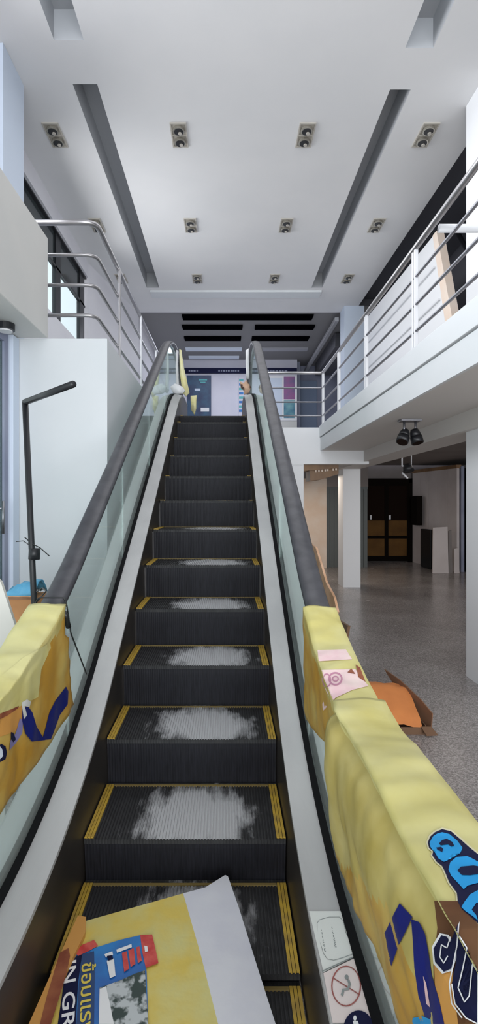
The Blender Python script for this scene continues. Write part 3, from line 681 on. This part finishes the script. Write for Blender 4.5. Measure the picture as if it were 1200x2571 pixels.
bm = B(); prism(bm, [(bx1 - .04, by0 - .002, z0 + .05), (bx1 + .03, by0 - .002, z0 + .05), (bx1 + .06, by0 - .04, z0 + .012), (bx1 - .02, by0 - .05, z0 + .012)], (0, 0, .006)); obj('flap', bm, M['carddark'], r)
# leaning boards by the partition
for k, (x0, x1, top, y, m, lab) in enumerate(((4.66, 5.02, -.52, 11.75, 'pinkwhite', 'tallest pale board leaning on the partition in the ground floor room'), (5.04, 5.13, -.60, 11.8, 'taupe', 'narrow brownish board standing right of the tallest pale board'), (5.16, 5.28, -1.0, 11.78, 'pinkwhite', 'short pale board nearest the dark doorway'))):
    bm = B(); prism(bm, [(x0, y - .10, -1.56), (x1, y - .10, -1.56), (x1 + .02, y, top), (x0 + .05, y, top - .02)], (0, .03, 0)); tagit(obj('leaning_board', bm, M[m]), lab, 'board', 'boards leaning in the ground floor room')
bm = B(); box(bm, 4.86, 4.99, 12.3, 12.9, -1.56, -.62, .01); tagit(obj('black_cabinet', bm, M['black']), 'narrow black box standing behind the pale leaning boards', 'box')
bm = B(); box(bm, 4.88, 5.02, 13.2, 13.6, -.55, .20, .01); tagit(obj('wall_shelf', bm, M['darkwood']), 'small dark shelf unit on the wall right of the wooden double door', 'shelf')
# carved wooden canopy
r = empty('wooden_canopy', (1.55, 8.2, .5)); tagit(r, 'brown wooden canopy with carved light marks under the upper floor', 'canopy')
bm = B(); prism(bm, [onY(762, 1164, 8.12), onY(850, 1164, 8.12), onY(850, 1175, 8.12), onY(762, 1182, 8.12)], (0, .5, 0)); obj('top_board', bm, M['wood'], r)
bm = B(); prism(bm, [onY(777, 1178, 8.2), onY(850, 1174, 8.2), onY(850, 1190, 8.2), onY(806, 1204, 8.2), onY(779, 1207, 8.2)], (0, .4, 0)); obj('valance', bm, M['wood'], r)
bm = B()
for k, px in enumerate((790, 798, 806, 814, 820, 834, 841)): p = onY(px, 1186 - k * .8, 8.19); q = onY(px + 4, 1176 - k * .3, 8.19); box(bm, p.x, q.x, 8.17, 8.195, p.z, q.z)
obj('carved_marks', bm, M['peach'], r)

# ------------------------------------------------------------------ yellow sacks over the handrails
def cloth(name, hc, s, y0, y1, hang, outer, seed, label, top_w=.062, lift=.024, amp=.010, parent=None, fold=None, mats=None, xin=None, tuck=.0, midz=lambda y: .1, ragged=True):
    """s = +1: inner side towards -X. j runs outer bottom -> over -> inner bottom."""
    bm = B(); NY = 90; rows = []
    for i in range(NY + 1):
        u = i / NY; y = y0 + (y1 - y0) * u; zc = handz(y) + lift
        hg = hang(y); ot = outer; prof = []
        for k in range(6): t = k / 6; prof.append((s * (top_w + .006), -ot * (1 - t), .5 * (1 - t)))
        for k in range(8): t = k / 8; prof.append((s * (top_w - 2 * top_w * t), .006 * math.sin(math.pi * t), 0.15))
        for k in range(23): t = k / 22; prof.append((-s * (top_w + .002 - .012 * t - tuck * math.exp(-((t - .07) / .06) ** 2) + tuck * .9 * math.sin(math.pi * min(1, t * 1.15)) ** 2), -hg * t, t))
        row = []
        for k, (dx, dz, w) in enumerate(prof):
            n1 = noise.noise(Vector((y * 7 + seed, k * .10, seed * 3.1))); n2 = noise.noise(Vector((y * 22 + seed, k * .22, seed)))
            f = fold(y, k) if fold else 0
            yy = y + (.02 * noise.noise(Vector((k * .4, seed, 0))) if i == 0 and ragged else 0)
            if s * (1 if i >= 0 else 0) and w > .3 and xin: yy += xin(y, w)
            row.append(bm.verts.new((hc + dx + (-s) * (abs(n1) * amp * 1.8 + n2 * amp * .5) * (w > .12) * min(1, .3 + w) + f, yy, zc + dz + (n1 * .012 + n2 * .005) * (1 if w < .3 else .3))))
        rows.append(row)
    for a_, b_ in zip(rows, rows[1:]):
        for k in range(len(a_) - 1):
            f = bm.faces.new((a_[k], a_[k + 1], b_[k + 1], b_[k])); yy = a_[k].co.y; f.material_index = 0 if k < 14 + (1.2 if tuck else 0) else (2 if k < 14 + 22 * (midz(yy) + .10 * noise.noise(Vector((yy * 9, seed, 2)))) else 1)  # pale top, inner side in the shaded tones
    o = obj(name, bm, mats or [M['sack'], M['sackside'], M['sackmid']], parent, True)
    tagit(o, label, 'sack'); sd = o.modifiers.new('s', 'SOLIDIFY'); sd.thickness = .003; sd.offset = 0
    return o
def lerp(a, b, t): t = max(0, min(1, t)); return a + (b - a) * t
GS = 'yellow printed sacks wrapped over the handrails'
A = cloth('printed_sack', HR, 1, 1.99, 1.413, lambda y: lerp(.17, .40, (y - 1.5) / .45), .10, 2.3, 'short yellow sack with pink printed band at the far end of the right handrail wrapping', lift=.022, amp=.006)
def crease(y, k):   # fold where the second sack begins
    return -.012 * math.exp(-((y - 1.33) / .05) ** 2) * (k > 12)
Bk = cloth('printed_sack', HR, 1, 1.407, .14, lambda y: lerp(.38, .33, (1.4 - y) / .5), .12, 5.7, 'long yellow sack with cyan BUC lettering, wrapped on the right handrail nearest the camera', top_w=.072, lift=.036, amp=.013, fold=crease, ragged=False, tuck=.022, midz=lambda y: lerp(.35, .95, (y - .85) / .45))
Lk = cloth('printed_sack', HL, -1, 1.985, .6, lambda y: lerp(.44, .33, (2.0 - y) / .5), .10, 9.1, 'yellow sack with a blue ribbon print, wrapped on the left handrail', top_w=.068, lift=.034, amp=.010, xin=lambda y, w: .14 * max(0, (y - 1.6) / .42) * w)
for o in (A, Bk, Lk): o['group'] = GS
bpy.context.view_layer.update()
def bvh_of(o):
    bm = B(); bm.from_mesh(o.data); bm.transform(Matrix.Translation(Vector(o.location))); t = BVHTree.FromBMesh(bm); bm.free(); return t
def conform(px, py, bv, lift, fallback=None):
    d = Vector(((px - VX) / F, 1, -(py - VY) / F)).normalized(); org = Vector((0, 0, H)); h = bv.ray_cast(org, d)
    if h[0] is None: return fallback
    return h[0] - d * (lift + .0018) - Vector((0, 0, H))
def surf_decal(name, poly, target, m, lift=.003, step=3.2):
    """printed patch that follows the cloth surface"""
    bv = bvh_of(target); xs = [p[0] for p in poly]; ys = [p[1] for p in poly]
    bm = B(); bm.faces.new([bm.verts.new((x, y, 0)) for x, y in poly]); bmesh.ops.triangulate(bm, faces=bm.faces[:])
    lift += .0025
    for _ in range(8):
        es = [e for e in bm.edges if e.calc_length() > step * 1.6]
        if not es: break
        bmesh.ops.subdivide_edges(bm, edges=es, cuts=1); bmesh.ops.triangulate(bm, faces=bm.faces[:])
    bad = []
    for v in bm.verts:
        p = conform(v.co.x, v.co.y, bv, lift)
        if p is None: bad.append(v)
        else: v.co = p
    bmesh.ops.delete(bm, geom=bad, context='VERTS')
    return obj(name, bm, m, target, True)
# pink printed band on the first right sack
surf_decal('pink_band', [(797, 1632), (868, 1630), (884, 1655), (800, 1660)], A, M['pink'])
surf_decal('pink_label', [(800, 1682), (892, 1680), (925, 1722), (885, 1732), (842, 1752), (806, 1790), (802, 1730)], A, M['pink'])
def surf_line(name, pts, target, m, w=4, lift=.0045):
    lift += .0025; q_ = []
    for a_, b_ in zip(pts, pts[1:]):
        n_ = max(1, int(math.dist(a_, b_) / 4)); q_ += [(a_[0] + (b_[0] - a_[0]) * k / n_, a_[1] + (b_[1] - a_[1]) * k / n_) for k in range(n_)]
    pts = q_ + [pts[-1]]
    bv = bvh_of(target); bm = B(); L = []
    for i, p in enumerate(pts):
        a_ = Vector(pts[min(i + 1, len(pts) - 1)]) - Vector(pts[max(i - 1, 0)]); a_.normalize(); nx = Vector((-a_.y, a_.x)) * w / 2
        q = [conform(p[0] + s * nx.x, p[1] + s * nx.y, bv, lift) for s in (-1, 1)]
        L.append([bm.verts.new(v) for v in q] if None not in q else None)
    for a_, b_ in zip(L, L[1:]):
        if a_ and b_: bm.faces.new((a_[0], a_[1], b_[1], b_[0]))
    return obj(name, bm, m, target, True)
surf_line('pink_scroll_print', ell(842, 1704, 16, 15), A, M['magenta'], 4); surf_line('pink_scroll_print', ell(820, 1708, 10, 16), A, M['magenta'], 3); surf_line('pink_scroll_print', ell(842, 1704, 7, 6), A, M['magenta'], 3)
surf_decal('dark_red_print', [(872, 1688), (882, 1678), (892, 1692)], A, M['redbrown'], .005); surf_decal('dark_red_print', [(893, 1668), (904, 1676), (918, 1712), (900, 1700)], A, M['redbrown'], .005)
# lettering on the long right sack: bubble letters
def bubble(target, placed, m1, m2, m3):
    pass
bvB = bvh_of(Bk)
def top_conf(lift):
    def f(p):
        h = bvB.ray_cast(Vector((p.x, p.y, H + .2)), Vector((0, 0, -1)))
        z = (h[0].z - H if h[0] is not None and h[0].z - H > handz(p.y) - .03 else handz(p.y) + .03)
        return Vector((p.x, p.y, z + lift))
    return f
Z4 = lambda P: [(930 + x / 4.444, 2050 + y / 4.444) for x, y in P]
blob = Z4([(640, 290), (665, 225), (720, 175), (800, 140), (900, 165), (1000, 250), (1100, 340), (1200, 420), (1300, 500), (1300, 1290), (1200, 1190), (1110, 1110), (1020, 1035), (975, 950), (965, 850), (880, 735), (830, 610), (800, 550), (740, 505), (690, 430), (700, 385), (655, 350)])
def grow(P, d):
    c = Vector((sum(p[0] for p in P) / len(P), sum(p[1] for p in P) / len(P))); out = []
    for i, p in enumerate(P):
        a_, b_ = Vector(P[i - 1]), Vector(P[(i + 1) % len(P)]); t = (b_ - a_).normalized(); n = Vector((t.y, -t.x)); out.append((p[0] + n.x * d, p[1] + n.y * d))
    return out
surf_decal('letter_halo', grow(blob, 4), Bk, mat('cream_print', (.66, .62, .42), .6, spec=.2), .0015)
surf_decal('letter_backing', blob, Bk, M['navy'], .003)
surf_decal('letter_b', Z4([(660, 290), (700, 220), (745, 190), (800, 175), (880, 195), (970, 270), (1028, 350), (1000, 410), (915, 415), (880, 450), (860, 490), (820, 505), (760, 470), (725, 410), (735, 370), (690, 370), (665, 330)]), Bk, M['cyan'], .0045)
surf_decal('letter_b_counter', Z4([(765, 300), (800, 262), (850, 248), (910, 280), (935, 325), (900, 335), (870, 310), (820, 315), (785, 322)]), Bk, M['navy'], .006)
surf_decal('letter_b_counter', Z4([(735, 345), (790, 338), (812, 362), (800, 395), (770, 378), (748, 372)]), Bk, M['navy'], .006)
surf_decal('letter_u', Z4([(1300, 560), (1150, 475), (1080, 440), (960, 450), (890, 510), (870, 590), (900, 660), (975, 740), (1040, 812), (1085, 770), (1200, 740), (1300, 740)]), Bk, M['cyan'], .0045)
surf_decal('letter_u_counter', Z4([(1300, 570), (1150, 545), (1010, 558), (972, 600), (1020, 652), (1110, 655), (1200, 640), (1300, 640)]), Bk, M['navy'], .006)
surf_decal('letter_c', Z4([(1300, 810), (1200, 820), (1110, 870), (1050, 950), (1015, 1010), (1060, 1055), (1140, 1110), (1200, 1160), (1180, 1100), (1130, 1040), (1180, 965), (1300, 930)]), Bk, M['cyan'], .0045)
# ribbons and prints on its inner side
surf_decal('brown_print_patch', [(1090, 2262), (1150, 2262), (1200, 2320), (1200, 2571), (1090, 2571), (1088, 2420), (1098, 2330)], Bk, M['brownprint'], .0025)
surf_decal('orange_print_patch', [(1090, 2420), (1135, 2440), (1150, 2571), (1095, 2571)], Bk, M['orangep'], .0035)
def ribbon2(name, outer, target, m, lift): return surf_decal(name, outer, target, m, lift)
surf_decal('blue_ribbon_print', [(1003, 2268), (1035, 2302), (1020, 2335), (1000, 2375), (980, 2432), (966, 2395), (958, 2356), (972, 2330), (988, 2296)], Bk, M['royal'], .004)
surf_decal('blue_ribbon_print', [(1032, 2308), (1052, 2315), (1067, 2345), (1075, 2390), (1084, 2450), (1102, 2510), (1115, 2571), (1072, 2571), (1050, 2500), (1040, 2430), (1036, 2360)], Bk, M['royal'], .005)
surf_decal('ribbon_highlight', [(1062, 2450), (1070, 2470), (1080, 2530), (1070, 2520)], Bk, M['pink'], .0065)
surf_decal('teal_print', [(1036, 2556), (1060, 2551), (1082, 2560), (1084, 2571), (1034, 2571)], Bk, M['cyan'], .0065)
E1 = [(1108, 2348), (1122, 2352), (1130, 2366), (1150, 2318), (1142, 2400), (1132, 2432), (1114, 2440), (1092, 2415), (1088, 2382)]
surf_decal('letter_outline', [(x + (4 if x > 1115 else -4), y + (5 if y > 2390 else -5)) for x, y in E1], Bk, M['whitep'], .006)
surf_decal('letter', E1, Bk, M['navy'], .0075)
surf_line('letter_line', [(1131, 2352), (1122, 2380), (1108, 2372), (1104, 2402), (1114, 2418), (1124, 2400)], Bk, M['whitep'], 3.2, .009)
Uo = [(1150, 2345), (1172, 2380), (1162, 2430), (1150, 2480), (1166, 2516), (1178, 2500), (1186, 2420), (1200, 2440), (1200, 2571), (1170, 2556), (1142, 2520), (1134, 2470), (1146, 2410), (1146, 2370)]
surf_decal('letter', Uo, Bk, M['navy'], .0075); surf_line('letter_line', Uo[:-2], Bk, M['whitep'], 3.2, .009)
surf_line('letter_line', [(1150, 2345), (1147, 2375), (1138, 2420), (1128, 2470), (1134, 2520), (1160, 2556)], Bk, M['whitep'], 3.2, .009)
# left sack prints
surf_decal('pale_yellow_print', [(0, 1700), (60, 1650), (118, 1618), (122, 1640), (104, 1680), (96, 1750), (60, 1768), (30, 1786), (0, 1800)], Lk, M['sack'], .006)
surf_decal('red_brown_print', [(0, 1800), (30, 1786), (60, 1768), (66, 1796), (40, 1836), (0, 1850)], Lk, M['orangep'], .004)
surf_decal('dark_red_edge', [(0, 1792), (30, 1780), (48, 1772), (46, 1778), (20, 1796), (0, 1806)], Lk, M['redbrown'], .0075)
surf_decal('blue_ribbon_print', [(166, 1724), (172, 1736), (170, 1768), (150, 1796), (136, 1836), (128, 1856), (106, 1858), (114, 1830), (124, 1790), (140, 1758)], Lk, M['royal'], .0075)
surf_decal('blue_ribbon_print', [(56, 1782), (70, 1772), (82, 1790), (92, 1824), (106, 1848), (114, 1858), (80, 1862), (64, 1842), (56, 1810)], Lk, M['royal'], .009)
surf_decal('pale_ribbon_print', [(54, 1764), (68, 1756), (78, 1762), (74, 1776), (62, 1772), (68, 1796), (60, 1806)], Lk, M['sticker'], .0095)
surf_decal('lilac_ribbon_print', [(50, 1804), (58, 1808), (56, 1840), (40, 1866), (24, 1884), (26, 1860), (40, 1840)], Lk, mat('lilac_print', (.22, .20, .42), .5), .007)
surf_decal('navy_letter_print', [(28, 1838), (34, 1840), (40, 1856), (34, 1864), (28, 1856)], Lk, M['navy'], .009)
surf_decal('navy_letter_print', [(4, 1868), (14, 1874), (18, 1890), (14, 1906), (0, 1914), (0, 1870)], Lk, M['navy'], .0075); surf_decal('pale_letter_print', [(0, 1874), (6, 1882), (8, 1898), (0, 1906)], Lk, M['bluewhite'], .009)

# cable hanging at the left handrail
hz_ = handz(2.035)
bm = B(); tube(bm, round_path([onY(92, 1486, 2.25), onY(106, 1476, 2.22), onY(116, 1484, 2.15), (HL - .062, 2.04, hz_ + .01), (HL - .05, 2.035, hz_ + .032), (HL + .05, 2.035, hz_ + .032), (HL + .060, 2.04, hz_), onX(178, 1590, -.615), onX(217, 1692, -.61)], .006, 3), .003, 6)
cab = obj('black_cable', bm, M['wire'], None, True); tagit(cab, 'thin black cable tied over the left handrail and hanging down its glass', 'cable')
bm = B(); P0 = onX(161, 1538, -.622); P1 = onX(172, 1574, -.616); tube(bm, [P0, P0.lerp(P1, .3) + Vector((.004, 0, 0)), P0.lerp(P1, .65), P1], .011, 8); obj('cable_knot', bm, M['wire'], cab, True)
bm = B(); rows = []
for i in range(8):
    rows.append([bm.verts.new(onX(158 + 20 * j / 5 + 3 * math.sin(i), 1590 + 8 * i, -.618 + .006 * noise.noise(Vector((i, j, 3))))) for j in range(6)])
for i in range(7):
    for j in range(5): bm.faces.new((rows[i][j], rows[i + 1][j], rows[i + 1][j + 1], rows[i][j + 1]))
tagit(obj('clear_wrap', bm, M['clear'], None, True), 'scrap of clear plastic hanging beside the cable on the left glass', 'plastic')

# wraps at the top newels
def wrap(name, pts, Y, m, label, cat='wrapping'):
    bm = B(); prism(bm, [onY(px, py, Y) for px, py in pts], (0, .05, 0)); bmesh.ops.subdivide_edges(bm, edges=bm.edges[:], cuts=2, use_grid_fill=True)
    for v in bm.verts: v.co += Vector(noise.noise_vector(v.co * 12)) * .008
    o = obj(name, bm, m, None, True); tagit(o, label, cat); return o
wrap('plastic_wrap', [(442, 878), (446, 880), (447, 930), (448, 960), (453, 980), (446, 986), (441, 978), (441, 955), (441, 920)], 6.6, M['wrap'], 'white plastic wrap hanging at the top of the left handrail')
wrap('plastic_wrap', [(450, 876), (455, 880), (461, 920), (469, 955), (475, 985), (466, 994), (458, 985), (452, 940)], 6.3, M['yellowwrap'], 'pale yellow plastic wrap hanging at the top of the left handrail')
wrap('plastic_wrap', [(428, 970), (438, 962), (448, 966), (460, 972), (464, 980), (458, 988), (446, 988), (434, 984)], 6.15, M['wrap'], 'crumpled white plastic bundle at the foot of the top left newel')
wrap('yellow_barrier', [(478, 994), (494, 992), (492, 1024), (487, 1042), (480, 1030)], 6.9, M['yellowwrap'], 'small yellow barrier standing on the top landing', 'barrier')
wrap('torn_tape', [(603, 958), (612, 962), (620, 954), (625, 964), (630, 972), (626, 984), (614, 990), (612, 978), (605, 972)], 6.3, M['tornpeach'], 'torn peach coloured tape at the top of the right balustrade', 'tape')
wrap('plastic_wrap', [(617, 880), (625, 874), (626, 950), (618, 950)], 6.5, M['wrap'], 'narrow white plastic strip at the top of the right handrail')

surf = None
# ------------------------------------------------------------------ flattened sack on the lowest steps
r = empty('flattened_sack', (-.2, 1.6, -1.48)); tagit(r, 'flattened yellow printed sack with white side lying on the lowest steps', 'sack')
ZS = -1.445
def S(px, py, dz=0): return onZ(px, py, ZS + dz)
def slab(name, pts, m, par, th=.006, dz=0, wob=0):
    bm = B(); top = [S(px, py, dz) for px, py in pts]
    f = bm.faces.new([bm.verts.new(p) for p in top]); bmesh.ops.triangulate(bm, faces=bm.faces[:])
    if wob:
        for _ in range(5): bmesh.ops.subdivide_edges(bm, edges=[e for e in bm.edges if e.calc_length() > .05], cuts=1); bmesh.ops.triangulate(bm, faces=bm.faces[:])
        for v in bm.verts: v.co.z += wob * noise.noise(v.co * 7)
    o = obj(name, bm, m, par, up=True)
    if th: sd = o.modifiers.new('s', 'SOLIDIFY'); sd.thickness = th; sd.offset = -1
    return o
slab('front_face', [(216, 2312), (340, 2277), (460, 2243), (505, 2400), (548, 2571), (596, 2800), (-20, 2800), (80, 2571), (150, 2430)], M['sheet'], r, .05)
slab('white_gusset', [(460, 2243), (515, 2228), (565, 2197), (572, 2200), (600, 2280), (650, 2440), (692, 2571), (745, 2740), (600, 2800), (548, 2571), (505, 2400)], M['sheetwhite'], r, .02, .0015)
slab('rolled_edge', [(196, 2298), (216, 2302), (214, 2340), (185, 2400), (150, 2470), (110, 2571), (60, 2700), (20, 2700), (72, 2571), (130, 2440)], M['orangep'], r, .03, .018)
slab('red_brown_print', [(150, 2392), (172, 2380), (176, 2400), (168, 2440), (150, 2500), (128, 2571), (80, 2700), (50, 2700), (100, 2571), (118, 2500)], M['redbrown'], r, 0, .0195)
slab('blue_label', [(186, 2402), (196, 2392), (250, 2376), (300, 2360), (352, 2348), (362, 2400), (368, 2440), (372, 2571), (376, 2740), (120, 2740), (150, 2571), (166, 2480)], M['blueprint'], r, 0, .003)
slab('navy_strip', [(160, 2470), (178, 2420), (192, 2400), (206, 2396), (196, 2470), (190, 2571), (178, 2740), (120, 2740), (145, 2571)], M['navy'], r, 0, .0045)
slab('navy_strip', [(206, 2396), (236, 2388), (238, 2450), (236, 2571), (234, 2740), (182, 2740), (192, 2571), (198, 2470)], mat('deep_blue_print', (.015, .05, .16), .45), r, 0, .0045)
slab('red_tag', [(190, 2392), (206, 2372), (236, 2360), (246, 2374), (226, 2386), (196, 2400)], M['red'], r, 0, .0052)
slab('red_square', [(352, 2348), (382, 2346), (392, 2390), (398, 2418), (366, 2430), (358, 2394)], M['red'], r, 0, .0052)
slab('white_spots', [(362, 2374), (370, 2376), (372, 2388), (364, 2390)], M['whitep'], r, 0, .007)
slab('picture_print', [(250, 2480), (300, 2462), (340, 2444), (364, 2436), (372, 2571), (376, 2690), (246, 2690)], M['photo'], r, 0, .0052)
slab('white_road_print', [(250, 2484), (266, 2476), (276, 2520), (286, 2571), (248, 2571)], M['whitep'], r, 0, .0065)
for a_ in ([(262, 2396), (282, 2388), (284, 2398), (266, 2404)], [(268, 2412), (286, 2406), (290, 2450), (276, 2456)], [(292, 2384), (330, 2370), (331, 2378), (294, 2392)]):
    slab('white_lettering', a_, M['whitep'], r, 0, .007)
slab('dark_lettering', [(268, 2400), (282, 2398), (284, 2408), (272, 2412)], M['navy'], r, 0, .0082)
for a_ in ([(306, 2392), (318, 2388), (324, 2432), (312, 2440)], [(322, 2386), (336, 2380), (340, 2420), (328, 2428)], [(342, 2378), (350, 2376), (356, 2412), (346, 2418)]):
    slab('red_lettering', a_, M['red'], r, 0, .007)
def ztext(name, txt, p0, p1, hpx, m, dz, sx=1.0):
    a_, b_ = S(*p0, dz), S(*p1, dz); xd_ = (b_ - a_).normalized(); yd_ = Vector((-xd_.y, xd_.x, 0)); me_ = text_mesh(txt, 1.0); w_ = max(v.co.x for v in me_.vertices); bpy.data.meshes.remove(me_)
    size = hpx; return text(name, txt, size, a_, xd_, yd_, m, r, offset=size * .012, sx=(b_ - a_).length / (w_ * size))
ztext('white_brand_lettering', 'IN GRAIN', (163, 2412), (146, 2720), .050, M['whitep'], .006)
ztext('yellow_brand_lettering', 'ข้อมแรง', (206, 2418), (200, 2600), .050, M['yellowp'], .006)

# ------------------------------------------------------------------ camera, light, world
cam = bpy.data.cameras.new('camera'); co = bpy.data.objects.new('camera', cam); C.objects.link(co)
co.location = (0, 0, H); co.rotation_euler = (R(90), 0, 0)
cam.sensor_fit = 'HORIZONTAL'; cam.sensor_width = 36; cam.lens = 36 * F / 1200; cam.shift_x = (600 - VX) / 1200; cam.shift_y = -(1285.5 - VY) / 1200
cam.clip_start = .05
bpy.context.scene.camera = co
w = bpy.data.worlds.new('world'); bpy.context.scene.world = w; w.use_nodes = True
nt = w.node_tree; bg = nt.nodes['Background']; bg.inputs['Color'].default_value = (.93, .96, 1, 1); bg.inputs['Strength'].default_value = 1.5
def area(name, loc, rot, sx, sy_, power, col=(1, 1, 1)):
    l = bpy.data.lights.new(name, 'AREA'); l.shape = 'RECTANGLE'; l.size = sx; l.size_y = sy_; l.energy = power; l.color = col
    o = bpy.data.objects.new(name, l); C.objects.link(o); o.location = (loc[0], loc[1], loc[2] + H); o.rotation_euler = [R(a_) for a_ in rot]; return o
area('street_daylight', (0.3, -7.0, 1.0), (92, 0, 0), 8, 6, 600, (.94, .97, 1))
area('right_floor_fill', (4.6, -3.5, .2), (90, 0, 8), 4, 2.5, 160, (.94, .97, 1))  # added fill for the right floor and column fronts
area('ceiling_up_fill', (0.2, -4.5, -1.3), (125, 0, 0), 7, 4, 260, (.96, .98, 1))  # added low fill aimed upward to brighten the ceiling
u_ = area('window_daylight', (-1.98, 6.2, 2.8), (0, -88, 0), 1.0, 2.4, 30, (.97, .98, 1)); u_.data.spread = R(120)
area('mid_depth_fill', (.4, 5.4, 3.5), (0, 0, 0), 2.6, 5.5, 40, (.98, .98, 1))  # added soft fill over the steps, floor and slab tops
area('shopfront_daylight', (-1.46, 1.2, .1), (0, -90, 0), 2.0, 4.0, 16, (.94, .97, 1))
u_ = area('upper_left_fill', (-1.95, 1.6, 2.75), (0, -82, 0), 1.3, 4.4, 75, (.95, .97, 1)); u_.data.spread = R(110)  # added fill for fascia and columns; the wall behind it is solid
for x_ in (-1.215, 1.53): area('slot_end_fill', (x_, 3.3, 3.74), (90, 0, 0), .12, .1, 1.3, (.85, .93, 1))  # added small lamps brightening the end faces of the near slots
area('rear_hall_light', (0.4, 11.3, 3.5), (0, 0, 0), 2.5, 1.5, 42, (.86, .90, 1))
area('room_light', (4.3, 6.5, 1.0), (0, 0, 0), 2.0, 6.0, 40, (1, .93, .88))
area('peach_light', (1.8, 10.8, .55), (0, 0, 0), .6, 1.6, 22, (1, .85, .7))

vs = bpy.context.scene.view_settings
vs.view_transform = 'Standard'; vs.look = 'None'; vs.exposure = -0.14
